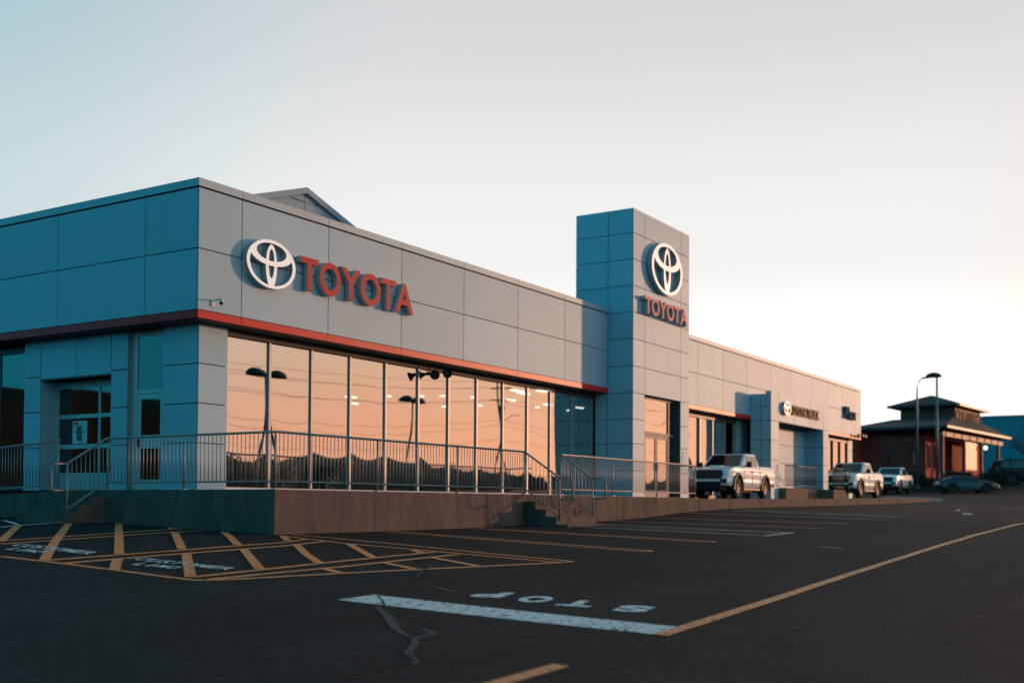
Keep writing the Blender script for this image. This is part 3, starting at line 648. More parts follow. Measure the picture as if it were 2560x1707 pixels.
B('top_board', PANEL, po, 31.40, 39.58, QY+.03, -.69, 4.585, QT-.005)
pb = B('portal_back_wall', JOINT, BLD, 32.30, 39.7, .0, .5, .05, 3.48); panels_y(pb, [32.39, 34.3, 36.6, 38.77], [.06, .95, 1.75, 2.60, 3.46], -.03)
# porch block with rail inside the portal
BRK = mat('brown_block', (.17, .11, .085), .9, var=.25, vscale=4, bump=.3)
pr = thing('porch_steps', 'brown block porch with dark railing inside the wing portal', 'porch', (35.5, -1.2, .07))
part(MB().box(32.40, 38.76, -1.25, -.05, -.3, .55), 'block', BRK, pr)
for k in range(2): part(MB().box(38.77+k*.3, 39.06+k*.3, -2.0, -1.26, -.3, .42-.17*k), 'step', BRK, pr)
part(MB().box(36.9, 38.765, -2.0, -1.26, -.3, .54), 'landing', BRK, pr)
DST = mat('dark_steel', (.10, .11, .12), .45, .6)
def rail_p(x0, x1, y, z):
    part(MB().tube([(x0, y, z+1.0), (x1, y, z+1.0)], .025, 8), 'rail', DST, pr); part(MB().tube([(x0, y, z+.12), (x1, y, z+.12)], .02, 8), 'rail', DST, pr)
    n = int((x1-x0)/.14)
    for i in range(n+1): vtube('baluster', x0+(x1-x0)*i/n, y, z+.12, z+1.0, .012, DST, pr, 5)
rail_p(32.5, 36.9, -1.18, .55); rail_p(36.95, 38.7, -1.94, .54)
part(MB().tube([(38.7, -1.94, 1.54), (39.5, -1.94, 1.05), (39.5, -1.94, .12)], .025, 8), 'rail', DST, pr)
# --- gable that rises behind the parapet
gy, gxr, gz, sl_ = 4.0, 7.574, 8.545, .326
hw = 7.5
V = [(gxr-hw, gy, gz-sl_*hw), (gxr, gy, gz), (gxr+hw, gy, gz-sl_*hw), (gxr+hw, 16, gz-sl_*hw), (gxr, 16, gz), (gxr-hw, 16, gz-sl_*hw)]
def slab(Vt, d):
    n = len(Vt); W = Vt+[(x, y, z-d) for x, y, z in Vt]
    return W, [(0, 1, 4, 5), (1, 2, 3, 4), (6, 11, 10, 7), (7, 10, 9, 8), (0, 6, 7, 1), (1, 7, 8, 2), (2, 8, 9, 3), (3, 9, 10, 4), (4, 10, 11, 5), (5, 11, 6, 0)]
W, F = slab(V, .17)
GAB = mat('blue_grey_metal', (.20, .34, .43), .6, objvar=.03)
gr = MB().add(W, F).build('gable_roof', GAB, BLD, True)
b2 = gy+.10
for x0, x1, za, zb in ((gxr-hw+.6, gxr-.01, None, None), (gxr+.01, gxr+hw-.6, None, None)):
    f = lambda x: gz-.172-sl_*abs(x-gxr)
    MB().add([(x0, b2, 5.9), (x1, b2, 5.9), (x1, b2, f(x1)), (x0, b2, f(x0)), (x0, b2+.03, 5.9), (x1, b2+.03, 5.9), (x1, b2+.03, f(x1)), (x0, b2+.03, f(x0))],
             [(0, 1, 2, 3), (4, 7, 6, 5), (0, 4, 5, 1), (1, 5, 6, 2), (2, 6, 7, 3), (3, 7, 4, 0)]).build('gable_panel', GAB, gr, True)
MB().tube([(gxr-.55, gy+.12, gz-.40), (gxr+.55, gy+.12, gz-.40)], .03, 6).build('gable_tie', DARKFRAME, gr)

# ------------------------------------------------------------------ signs
S1 = thing('wall_sign', 'white oval emblem and red channel letters on the corner fascia', 'sign', (1.19, -.02, 4.5))
S1.location = (0, 0, 0)
emblem(S1, 1.935, 4.918, .745, .525, -.16, -.035)
zb, zt = 4.535, 5.28
sign_letters(S1, [('T', 2.832, 3.446, zb, zt), ('O', 3.483, 4.207, zb-.012, zt+.02), ('Y', 4.22, 4.927, zb, zt+.008), ('O', 4.925, 5.68, zb-.012, zt+.02), ('T', 5.686, 6.288, zb, zt), ('A', 6.262, 7.009, zb, zt)], -.16, -.035, LETRED, LETSIDE)
S2 = thing('wall_sign', 'tall white oval emblem above pale red letters on the tower front', 'sign')
emblem(S2, 20.245, 7.95, 1.27, .886, TY0-.21, TY0-.03)
ws_ = [.56, .66, .64, .66, .56, .68]; x = 18.47; sp = []
tot = sum(ws_); k_ = (21.98-18.47-5*.012)/tot
for ch, w in zip('TOYOTA', ws_): sp.append((ch, x, x+w*k_, 6.19, 6.77)); x += w*k_+.012
sign_letters(S2, sp, TY0-.21, TY0-.03, LETPINK, LETSIDE)
S3 = thing('wall_sign', 'small round emblem and two word sign above the wing portal', 'sign')
emblem(S3, 33.08, 4.07, .45, .30, QY-.16, QY-.03)
x = 33.62; sp = []
for word, x0, x1 in (('TOYOTA', 33.62, 35.85), ('TRUCK', 36.05, 37.9)):
    w = (x1-x0)/len(word)
    for i, ch in enumerate(word): sp.append((ch, x0+w*i+.02, x0+w*(i+1)-.02, 3.86, 4.29))
sign_letters(S3, sp, QY-.10, QY-.03, mat('letter_bronze', (.40, .19, .10), .6, spec=.3), BLACK, .012)
S4 = thing('wall_sign', 'dark raised word in mixed case at the far end of the wing', 'sign')
sp = [('P', 45.35, 45.85, 4.50, 5.14), ('l', 45.93, 46.03, 4.50, 5.14), ('a', 46.10, 46.46, 4.49, 4.92), ('z', 46.50, 46.84, 4.50, 4.92), ('a', 46.89, 47.26, 4.49, 4.92)]
sign_letters(S4, sp, -.17, -.03, LETDARK, LETDARK, .012)

# small devices on the front
CAMW = mat('camera_white', (.62, .64, .65), .4)
sc_ = thing('security_camera', 'small dome security camera on a bracket beside the corner', 'camera', (.40, 0, 3.86)); sc_.scale = (.75,)*3
def P2(mb, name, m, parent): return mb.build(name, m, parent)
P2(MB().box(-.06, .06, -.035, -.001, -.10, .08), 'wall_bracket', CAMW, sc_)
P2(MB().tube([(0, -.03, .06), (.0, -.34, .08)], .022, 8), 'arm', CAMW, sc_)
P2(MB().tube([(0, -.34, .09), (0, -.34, .02), (0, -.34, -.02)], .06, 14), 'housing', CAMW, sc_)
dm = []
for j in range(6):
    a = j/5*PI/2
    for k in range(14): b = 2*PI*k/14; dm.append((.055*math.cos(a)*math.cos(b), -.34+.055*math.cos(a)*math.sin(b), -.0205-.075*math.sin(a)))
P2(MB().add(dm, [(j*14+k, j*14+(k+1) % 14, (j+1)*14+(k+1) % 14, (j+1)*14+k) for j in range(5) for k in range(14)], True), 'dome', BLACK, sc_)
def horn(name, loc, d, label):
    t = thing(name, label, 'loudspeaker', loc, 0, 'horn loudspeakers under the soffit'); d = Vector(d).normalized(); o = Vector((0, 0, 0))
    mbx = MB(); pts = [o+d*s for s in (0, .08, .15, .22)]
    V = []; n = 16; rr = [.035, .045, .08, .135]; a = d.cross(Vector((0, 0, 1))).normalized(); b = a.cross(d)
    for p, r in zip(pts, rr): V += [p+r*(math.cos(2*PI*k/n)*a+math.sin(2*PI*k/n)*b) for k in range(n)]
    mbx.add(V, [(i*n+k, i*n+(k+1) % n, (i+1)*n+(k+1) % n, (i+1)*n+k) for i in range(3) for k in range(n)], True)
    mbx.add([pts[2]+.07*(math.cos(2*PI*k/n)*a+math.sin(2*PI*k/n)*b) for k in range(n)], [tuple(range(n))]); mbx.build('horn', BLACK, t)
    MB().tube([o-d*.10, o], .05, 12).build('driver', BLACK, t); MB().tube([o, (0, 0, ZR0-.02-loc[2])], .018, 6).build('bracket', BLACK, t)
horn('horn_loudspeaker', (8.52, .26, 3.26), (-.62, -.45, -.35), 'black horn loudspeaker aimed left under the soffit'); horn('horn_loudspeaker', (8.98, .26, 3.30), (-.55, -.75, -.18), 'black horn loudspeaker aimed at the viewer under the soffit')
for i, (x, dx) in enumerate(((47.5, -.4), (48.1, .1), (48.6, .4))):
    f = thing('flood_light', ['leftmost', 'middle', 'rightmost'][i]+' of three small floodlights at the far end of the wing band', 'floodlight', (x, -.004, 3.62), 0, 'floodlights at the wing end')
    P2(MB().tube([(0, 0, 0), (dx*.2, -.22, .08)], .02, 6), 'arm', BLACK, f); P2(MB().box(dx*.2-.09, dx*.2+.09, -.34, -.225, .0, .15), 'head', BLACK, f)

# ------------------------------------------------------------------ vehicles (local: +x forward, +y left, z up, origin on the ground)
PWHITE = mat('white_car_paint', (.92, .94, .95), .35, 0, coat=.6)
PBLUE = mat('steel_blue_paint', (.045, .065, .08), .35, .2, coat=.4)
PDARK = mat('black_car_paint', (.012, .012, .014), .38, 0, spec=.3)
CGLASS = mat('car_glass', (.010, .013, .016), .04, 0, spec=.8, coat=.6)
TYRE = mat('tyre', (.018, .018, .018), .85, bump=.2); RIM = mat('dark_rim', (.035, .033, .03), .5, .4); CHROME = mat('chrome', (.7, .7, .7), .12, 1.0)
HEADL = mat('headlamp', (.35, .40, .44), .08, .3, coat=1.0); TAILL = mat('tail_lamp', (.35, .02, .02), .2, coat=1.0)
def extruded(pts, hw, bev, warp=None, cuts=()):
    bm = bmesh.new(); vs = [bm.verts.new((x, -hw, z)) for x, z in pts]; f = bm.faces.new(vs)
    r = bmesh.ops.extrude_face_region(bm, geom=[f]); ev = [g for g in r['geom'] if isinstance(g, bmesh.types.BMVert)]
    for v in ev: v.co.y = hw
    bmesh.ops.recalc_face_normals(bm, faces=bm.faces)
    if bev > 0:
        ed = [e for e in bm.edges if abs(e.verts[0].co.y-e.verts[1].co.y) < 1e-6]
        bmesh.ops.bevel(bm, geom=ed, offset=bev, segments=3, profile=.6, affect='EDGES', clamp_overlap=True)
    for z in cuts:
        bmesh.ops.bisect_plane(bm, geom=bm.verts[:]+bm.edges[:]+bm.faces[:], plane_co=(0, 0, z), plane_no=(0, 0, 1))
    if warp:
        for v in bm.verts: v.co = Vector(warp(v.co))
    bmesh.ops.triangulate(bm, faces=[f for f in bm.faces if len(f.verts) > 4])
    return bm
def bm_obj(bm, name, m, parent, ang=35):
    me = bpy.data.meshes.new(name); bm.to_mesh(me); bm.free()
    for p in me.polygons: p.use_smooth = True
    try: me.set_sharp_from_angle(angle=math.radians(ang))
    except Exception: pass
    return new_obj(name, me, m, parent)
def arc(cx, cz, r, a0, a1, n=9): return [(cx+r*math.cos(a0+(a1-a0)*i/n), cz+r*math.sin(a0+(a1-a0)*i/n)) for i in range(n+1)]
def wheel(parent, x, y, r, w, side):
    o = bpy.data.objects.new('wheel', None); COL.objects.link(o); o.parent = parent; o.location = (x, y, r)
    n = 28; prof = [(-.5, .60), (-.5, .86), (-.42, .97), (-.25, 1.0), (.25, 1.0), (.42, .97), (.5, .86), (.5, .60)]
    V = []; F = []
    for a, q in prof: V += [(r*q*math.cos(2*PI*k/n), a*w, r*q*math.sin(2*PI*k/n)) for k in range(n)]
    for i in range(len(prof)-1): F += [(i*n+k, i*n+(k+1) % n, (i+1)*n+(k+1) % n, (i+1)*n+k) for k in range(n)]
    MB().add(V, F, True).build('tyre', TYRE, o, True)
    mbx = MB(); ys = side*w*.36
    V = []; pr_ = [(side*w*.46, .62), (side*w*.46, .55), (ys-side*.05, .52), (ys-side*.08, .0001)]
    for a, q in pr_: V += [(r*q*math.cos(2*PI*k/n), a, r*q*math.sin(2*PI*k/n)) for k in range(n)]
    mbx.add(V, [(i*n+k, i*n+(k+1) % n, (i+1)*n+(k+1) % n, (i+1)*n+k) for i in range(3) for k in range(n)], True)
    for k in range(6):
        a = 2*PI*k/6; c, s = math.cos(a), math.sin(a); q = .055*r/.39
        W = [(r*.08*c-q*s, ys, r*.08*s+q*c), (r*.08*c+q*s, ys, r*.08*s-q*c), (r*.56*c+q*.7*s, ys+side*.02, r*.56*s-q*.7*c), (r*.56*c-q*.7*s, ys+side*.02, r*.56*s+q*.7*c)]
        W += [(p[0], p[1]-side*.035, p[2]) for p in W]; mbx.add(W, [(0, 1, 2, 3), (4, 7, 6, 5), (0, 4, 5, 1), (1, 5, 6, 2), (2, 6, 7, 3), (3, 7, 4, 0)])
    mbx.tube([(0, ys-side*.03, 0), (0, ys+side*.03, 0)], r*.15, 12); mbx.build('rim', RIM, o, True)
def frustum_pane(parent, name, q, m, off=.006, inset=(0, 1, 0, 1)):
    """a pane on the quad q (bl, br, tr, tl), inset u0,u1,v0,v1, set off outwards"""
    q = [Vector(p) for p in q]; u0, u1, v0, v1 = inset
    def P(u, v): return (q[0]*(1-u)+q[1]*u)*(1-v)+(q[3]*(1-u)+q[2]*u)*v
    nr = (q[1]-q[0]).cross(q[3]-q[0]).normalized(); A = [P(u0, v0), P(u1, v0), P(u1, v1), P(u0, v1)]
    W = [p+nr*off for p in A]+[p-nr*.012 for p in A]
    return MB().add(W, [(0, 1, 2, 3), (4, 7, 6, 5), (0, 4, 5, 1), (1, 5, 6, 2), (2, 6, 7, 3), (3, 7, 4, 0)]).build(name, m, parent, True)
def pickup(label, paint, loc, rz, name='pickup_truck'):
    t = thing(name, label, 'pickup truck', loc, rz, 'parked pickup trucks')
    FA, RA, R = 1.70, -1.54, .395; hw = .93
    prof = [(-2.62, .62), (-2.68, .80), (-2.66, 1.17), (-2.60, 1.235), (-1.02, 1.235), (-.98, 1.16), (1.02, 1.17), (1.20, 1.185), (1.9, 1.15), (2.38, 1.07), (2.50, 1.0), (2.56, .80), (2.60, .66), (2.52, .50), (2.28, .47)]
    prof += arc(FA, .40, .50, 0.10, PI-.10, 10)+[(1.12, .43), (-.98, .43)]+arc(RA, .40, .50, 0.10, PI-.10, 10)+[(-2.1, .52)]
    def warp(c):
        x, y, z = c; k = 1.0
        if x > 1.9: k *= 1-.16*((x-1.9)/.7)**2
        if z > .95: k *= 1-.10*((z-.95)/.3)**1.2
        k *= 1-.022*math.exp(-((z-.74)/.09)**2)
        if z < .66: k *= 1-.07*((.66-z)/.2)**1.3
        return (x, y*k, z)
    bm_obj(extruded(prof, hw, .075, warp, (.56, .64, .70, .76, .84, .92, 1.0, 1.08, 1.14)), 'body', paint, t)
    # cab
    cb = [(1.12, .845, 1.15), (.30, .71, 1.655), (-.78, .71, 1.668), (-1.04, .84, 1.15)]
    bm = bmesh.new(); lv = [bm.verts.new((x, -y, z)) for x, y, z in cb]; rv = [bm.verts.new((x, y, z)) for x, y, z in cb]
    bm.faces.new(lv); bm.faces.new(rv[::-1])
    for i in range(4): bm.faces.new((lv[i], rv[i], rv[(i+1) % 4], lv[(i+1) % 4]))
    bmesh.ops.recalc_face_normals(bm, faces=bm.faces)
    bmesh.ops.bevel(bm, geom=[e for e in bm.edges if max(v.co.z for v in e.verts) > 1.5], offset=.055, segments=3, profile=.6, affect='EDGES')
    cab = bm_obj(bm, 'cab', paint, t)
    L4 = lambda s: [(cb[0][0], s*cb[0][1], cb[0][2]), (cb[1][0], s*cb[1][1], cb[1][2]), (cb[2][0], s*cb[2][1], cb[2][2]), (cb[3][0], s*cb[3][1], cb[3][2])]
    a, b, c, d = L4(1); a2, b2_, c2, d2 = L4(-1)
    frustum_pane(cab, 'windscreen', [a2, a, b, b2_], CGLASS, inset=(.07, .93, .10, .92))
    frustum_pane(cab, 'rear_window', [d, d2, c2, c], CGLASS, inset=(.12, .88, .15, .88))
    for s in (1, -1):
        A, Bq, Cq, D = L4(s)
        def lerp(p, q, k): return tuple(p[i]*(1-k)+q[i]*k for i in range(3))
        bot0, bot1 = lerp(A, D, .13), lerp(A, D, .475); top0, top1 = lerp(Bq, Cq, .02), lerp(Bq, Cq, .455)
        q = [bot1, bot0, top0, top1] if s > 0 else [bot0, bot1, top1, top0]
        frustum_pane(cab, 'side_window', q, CGLASS, inset=(.02, .98, .10, .86))
        bot0, bot1 = lerp(A, D, .525), lerp(A, D, .90); top0, top1 = lerp(Bq, Cq, .52), lerp(Bq, Cq, .97)
        q = [bot1, bot0, top0, top1] if s > 0 else [bot0, bot1, top1, top0]
        frustum_pane(cab, 'side_window', q, CGLASS, inset=(.02, .98, .10, .84))
        # mirrors, handles, seams, sill
        m_ = MB().box(.70, .84, s*.93, s*1.14, 1.16, 1.36).build('mirror', BLACK, t); bv = m_.modifiers.new('b', 'BEVEL'); bv.width = .03; bv.segments = 2
        MB().box(.74, .80, s*.84, s*.932, 1.18, 1.23).build('mirror_arm', BLACK, m_)
        for x in (-.02, -.88): MB().box(x-.09, x+.09, s*.905, s*.952, .99, 1.025).build('door_handle', BLACK, t)
        for x in (1.05, .10, -.86): MB().box(x-.006, x+.006, s*.918, s*.9335, .52, 1.06).build('door_seam', BLACK, t)
        MB().box(-.95, 1.1, s*.80, s*.90, .34, .42).build('sill_step', BLACK, t)
        for ax in (FA, RA):
            pin = arc(ax, .40, .475, -.12, PI+.12, 14); pout = arc(ax, .40, .565, -.10, PI+.10, 14); V = []; F = []
            for (x0, z0), (x1, z1) in zip(pin, pout): V += [(x0, s*.885, z0), (x0, s*.962, z0), (x1, s*.950, z1), (x1, s*.885, z1)]
            for i in range(len(pin)-1): F += [(i*4+k, i*4+(k+1) % 4, i*4+4+(k+1) % 4, i*4+4+k) for k in range(4)]
            MB().add(V, F, True).build('arch_flare', BLACK, t, True); wheel(t, ax, s*.80, R, .25, s)
        # lamps
        MB().add([(2.33, s*.62, .90), (2.535, s*.585, .90), (2.50, s*.57, 1.035), (2.30, s*.62, 1.06), (2.08, s*.905, .915), (2.05, s*.890, 1.05), (2.40, s*.86, .90), (2.36, s*.84, 1.03)],
                 [(0, 1, 2, 3), (1, 6, 7, 2), (6, 4, 5, 7), (2, 7, 5, 3), (1, 0, 4, 6), (0, 3, 5, 4)]).build('headlight', HEADL, t, True)
        MB().box(2.40, 2.60, s*.50, s*.76, .60, .73).build('fog_lamp', BLACK, t); MB().box(-2.685, -2.60, s*.70, s*.86, .82, 1.12).build('tail_light', TAILL, t)
    MB().add([(2.45, -.54, .76), (2.45, -.62, .91), (2.45, -.54, 1.045), (2.45, .54, 1.045), (2.45, .62, .91), (2.45, .54, .76), (2.62, -.54, .74), (2.61, -.60, .90), (2.56, -.53, 1.03), (2.56, .53, 1.03), (2.61, .60, .90), (2.62, .54, .74)],
             [(6, 7, 8, 9, 10, 11), (5, 4, 3, 2, 1, 0)]+[(i, (i+1) % 6, 6+(i+1) % 6, 6+i) for i in range(6)]).build('grille', BLACK, t, True)
    MB().add([(2.3, -.62, .30), (2.3, .62, .30), (2.56, .52, .36), (2.56, -.52, .36), (2.3, -.66, .62), (2.3, .66, .62), (2.635, .48, .64), (2.635, -.48, .64)],
             [(0, 3, 2, 1), (4, 5, 6, 7), (0, 1, 5, 4), (1, 2, 6, 5), (2, 3, 7, 6), (3, 0, 4, 7)]).build('lower_bumper', BLACK, t, True)
    MB().add([(1.2, -.28, 1.18), (1.2, .28, 1.18), (1.85, .25, 1.15), (1.85, -.25, 1.15), (1.2, -.26, 1.195), (1.2, .26, 1.195), (1.80, .24, 1.215), (1.80, -.24, 1.215)],
             [(4, 5, 6, 7), (0, 1, 5, 4), (1, 2, 6, 5), (2, 3, 7, 6), (3, 0, 4, 7)]).build('bonnet_scoop', paint, t, True)
    MB().box(-2.78, -2.66, -.88, .88, .50, .66).build('rear_bumper', CHROME, t)
    MB().box(-2.5, 2.3, -.62, .62, .28, .44).build('underbody', BLACK, t)
    done = set()
    for o in list(t.children)+[g for c_ in t.children for g in c_.children]:      # taller upper body
        if o.type != 'MESH' or o.name.startswith(('tyre', 'rim')) or o.data.name in done: continue
        done.add(o.data.name)
        for v in o.data.vertices:
            if v.co.z > .6: v.co.z = .6+(v.co.z-.6)*1.13
    return t
FRONT = Vector((25.32, -1.78)); yaw1 = PI+.022
def place_truck(front, yaw, s):
    """front: ground contact of the near front wheel (the truck faces -X, its left side towards the road)"""
    f = Vector((math.cos(yaw), math.sin(yaw))); l = Vector((-f.y, f.x)); return front-f*1.70*s-l*.90*s
p = place_truck(FRONT, yaw1, .985)
T1 = pickup('white crew cab pickup with black grille parked just right of the tower', PWHITE, (p.x, p.y, pad_x(p.x)), yaw1); T1.scale = (.985,)*3
p = place_truck(Vector((42.03, -1.85)), PI+.01, 1.02)
dup(T1, (p.x, p.y, pad_x(p.x)+.005), PI+.01, 'white pickup parked past the portal at the far end of the wing', 1.02)
dup(T1, (67.4, 2.9, ground(67.4, 2.9)), PI+.04, 'white pickup half hidden beyond the end of the building', 1.03)

def coupe(label, loc, rz):
    t = thing('sports_car', label, 'car', loc, rz); hw = .92; FA, RA = 1.22, -1.25
    prof = [(-2.10, .42), (-2.16, .62), (-2.12, .86), (-2.02, .90), (-1.55, .93), (-1.2, .96), (.75, .92), (1.3, .86), (1.85, .74), (2.15, .60), (2.24, .46), (2.16, .27), (1.85, .22)]
    prof += arc(FA, .33, .37, .05, PI-.05, 9)+[(.80, .20), (-.82, .20)]+arc(RA, .33, .38, .05, PI-.05, 9)+[(-1.75, .28)]
    def warp(c):
        x, y, z = c; k = 1.0
        if x > 1.3: k *= 1-.30*((x-1.3)/.95)**2
        if x < -1.4: k *= 1-.12*((-1.4-x)/.75)**2
        if z > .55: k *= 1-.20*((z-.55)/.4)**1.5
        return (x, y*k, z)
    bm_obj(extruded(prof, hw, .10, warp, (.40, .52, .62, .72, .80, .88)), 'body', PBLUE, t)
    top = [(.95, .86), (.55, 1.03), (.15, 1.18), (-.25, 1.27), (-.60, 1.285), (-1.0, 1.235), (-1.5, 1.08), (-1.85, .94), (-1.9, .86)]
    def warp2(c):
        x, y, z = c; return (x, y*(1-.34*max(0, (z-.88)/.40)**1.2)*(1-.08*max(0, (-x-1)/1)), z)
    bm_obj(extruded(top, .78, .06, warp2), 'roof', PBLUE, t)
    for s in (1, -1):
        win = [(.62, .94), (.25, 1.10), (-.20, 1.20), (-.60, 1.215), (-.95, 1.16), (-1.25, 1.06), (-1.10, .96)]
        V = []
        for x, z in win:
            y = .78*(1-.34*max(0, (z-.88)/.40)**1.2)*(1-.08*max(0, (-x-1)/1)); V.append((x, s*(y+.012), z))
        n = len(V); V += [(x, y-s*.05, z) for x, y, z in V]
        MB().add(V, [tuple(range(n)), tuple(range(n, 2*n))[::-1]]+[(i, (i+1) % n, n+(i+1) % n, n+i) for i in range(n)]).build('side_window', CGLASS, t, True)
        wheel(t, FA, s*.80, .34, .24, s); wheel(t, RA, s*.80, .35, .26, s)
        MB().box(.42, .56, s*.80, s*.98, .93, 1.03).build('mirror', PBLUE, t); MB().box(-2.16, -2.05, s*.45, s*.78, .70, .78).build('tail_light', TAILL, t); MB().box(1.78, 2.02, s*.50, s*.66, .60, .68).build('headlight', HEADL, t)
        MB().box(.9, -.85, s*.86, s*.925, .20, .27).build('side_skirt', BLACK, t)
    MB().add([(.97, -.55, .885), (.97, .55, .885), (.25, .46, 1.168), (.25, -.46, 1.168), (.94, -.55, .85), (.94, .55, .85), (.22, .46, 1.13), (.22, -.46, 1.13)], [(0, 1, 2, 3), (4, 7, 6, 5), (0, 4, 5, 1), (1, 5, 6, 2), (2, 6, 7, 3), (3, 7, 4, 0)]).build('windscreen', CGLASS, t, True)
    MB().add([(-2.02, -.70, .90), (-2.02, .70, .90), (-2.16, .66, .96), (-2.16, -.66, .96), (-1.86, -.70, .905), (-1.86, .70, .905)], [(0, 1, 2, 3), (4, 5, 1, 0), (3, 2, 5, 4)]).build('tail_spoiler', PBLUE, t, True)
    MB().box(2.05, 2.2, -.45, .45, .26, .42).build('intake', BLACK, t); MB().box(-1.7, 1.8, -.6, .6, .16, .3).build('underbody', BLACK, t)
    return t
coupe('low steel blue sports coupe parked nose right in front of the restaurant', (72.66, -1.10, ground(72.66, -1.1)), math.radians(-59))
def suv(label, loc, rz):
    t = thing('large_suv', label, 'car', loc, rz); hw = .96; FA, RA = 1.45, -1.40
    prof = [(-2.35, .55), (-2.40, .85), (-2.36, 1.10), (1.05, 1.12), (1.6, 1.08), (2.2, .98), (2.36, .80), (2.38, .52), (2.1, .40)]+arc(FA, .37, .45, .05, PI-.05, 9)+[(.9, .38), (-.85, .38)]+arc(RA, .37, .45, .05, PI-.05, 9)+[(-2.1, .45)]
    wf = lambda c: (c[0], c[1]*(1-.14*max(0, (c[0]-1.6)/.8)**2)*(1-.08*max(0, (c[2]-.9)/.3)), c[2])
    bm_obj(extruded(prof, hw, .06, wf), 'body', PDARK, t)
    top = [(1.20, 1.06), (.55, 1.62), (.30, 1.74), (-.2, 1.80), (-1.7, 1.79), (-2.05, 1.70), (-2.32, 1.06)]
    w2 = lambda c: (c[0], c[1]*(1-.22*max(0, (c[2]-1.1)/.7)), c[2])
    bm_obj(extruded(top, .87, .06, w2), 'cabin', PDARK, t)
    for s in (1, -1):
        for win in ([(.82, 1.16), (.40, 1.62), (-.35, 1.66), (-.35, 1.16)], [(-.45, 1.16), (-.45, 1.66), (-1.35, 1.66), (-1.35, 1.16)], [(-1.45, 1.16), (-1.45, 1.66), (-1.95, 1.62), (-2.1, 1.16)]):
            V = [(x, s*(.87*(1-.22*max(0, (z-1.1)/.7))+.008), z) for x, z in win]; V += [(x, y-s*.04, z) for x, y, z in V]
            MB().add(V, [(0, 1, 2, 3), (7, 6, 5, 4), (0, 4, 5, 1), (1, 5, 6, 2), (2, 6, 7, 3), (3, 7, 4, 0)]).build('side_window', CGLASS, t, True)
        wheel(t, FA, s*.82, .38, .25, s); wheel(t, RA, s*.82, .38, .25, s)
        MB().box(.80, .95, s*.88, s*1.10, 1.12, 1.28).build('mirror', PDARK, t); MB().box(2.15, 2.35, s*.52, s*.82, .80, .96).build('headlight', HEADL, t); MB().box(-2.41, -2.3, s*.7, s*.88, .85, 1.2).build('tail_light', TAILL, t)
    MB().add([(1.22, -.74, 1.10), (1.22, .74, 1.10), (.62, .64, 1.60), (.62, -.64, 1.60), (1.17, -.74, 1.08), (1.17, .74, 1.08), (.57, .64, 1.58), (.57, -.64, 1.58)], [(0, 1, 2, 3), (4, 7, 6, 5), (0, 4, 5, 1), (1, 5, 6, 2), (2, 6, 7, 3), (3, 7, 4, 0)]).build('windscreen', CGLASS, t, True)
    MB().box(2.30, 2.42, -.5, .5, .62, .92).build('grille', BLACK, t); MB().box(-2, 2, -.6, .6, .25, .45).build('underbody', BLACK, t)
    return t
s_ = suv('black large SUV facing right at the right edge of the photo', (83.6, -3.7, ground(83.6, -3.7)), math.radians(-62)); s_.scale = (1.12,)*3

# ------------------------------------------------------------------ background: restaurant, blue hall, lamps, trees
RO = (84.3, 2.95, 1.45); RTH = math.radians(-4.8)
RBR = mat('brown_timber', (.22, .055, .032), .7, var=.2, vscale=3); RWALL = mat('brown_stucco', (.42, .034, .020), .85, var=.15, vscale=2)
RBEAM = mat('tan_beam', (.42, .22, .12), .6, var=.12, vscale=4); RROOF = mat('dark_shingle', (.04, .045, .045), .85, var=.25, vscale=6); RPALE = mat('pale_gutter', (.62, .42, .30), .5)
rs_ = thing('restaurant', 'brown two tier restaurant with dark hipped roofs and timber porch', 'building', RO, RTH)
zb0 = RO[2]
def RB(name, m, par, a0, a1, b0, b1, z0, z1): return B(name, m, par, a0, a1, b0, b1, z0-zb0, z1-zb0)
RB('wall', RWALL, rs_, .8, 18.5, 1.6, 7.0, .6, 5.9); RB('annex', RWALL, rs_, -1.2, 9, 7.01, 11.5, .6, 6.0); RB('annex_roof', RROOF, rs_, -1.4, 9.2, 6.9, 11.8, 6.01, 6.5); RB('roof_vent', BLACK, rs_, 1.0, 2.2, 10.2, 11.2, 6.51, 7.1)
def hip(name, a0, a1, b0, b1, z0, ia0, ia1, ib0, ib1, z1, m, th=.22):
    V = [(a0, b0, z0), (a1, b0, z0), (a1, b1, z0), (a0, b1, z0), (ia0, ib0, z1), (ia1, ib0, z1), (ia1, ib1, z1), (ia0, ib1, z1), (a0, b0, z0-th), (a1, b0, z0-th), (a1, b1, z0-th), (a0, b1, z0-th)]
    V = [(x, y, z-zb0) for x, y, z in V]
    return MB().add(V, [(0, 1, 5, 4), (1, 2, 6, 5), (2, 3, 7, 6), (3, 0, 4, 7), (4, 5, 6, 7), (8, 11, 10, 9), (0, 8, 9, 1), (1, 9, 10, 2), (2, 10, 11, 3), (3, 11, 8, 0)]).build(name, m, rs_, True)
lr = hip('lower_roof', -1.3, 19.6, -.75, 8.0, 6.55, 6.5, 16.4, 1.0, 6.3, 7.75, RROOF)
RB('gutter', RPALE, lr, -1.25, 19.6, -.82, -.752, 6.36, 6.56)
lt = RB('lantern', RBR, rs_, 7.3, 15.6, 1.15, 5.9, 7.2, 8.95)
ur = hip('upper_roof', 5.9, 16.4, .45, 6.7, 8.95, 8.6, 13.6, 3.4, 3.6, 10.0, RROOF, .16); RB('gutter', RPALE, ur, 6.6, 16.4, .38, .448, 8.80, 8.98)
RB('beam', RBEAM, rs_, -.1, 19.1, -.12, .12, 5.75, 6.12)
for i in range(8): RB('beam_end', RBR, rs_, .5+i*2.4, .68+i*2.4, -.17, -.121, 5.80, 6.10)
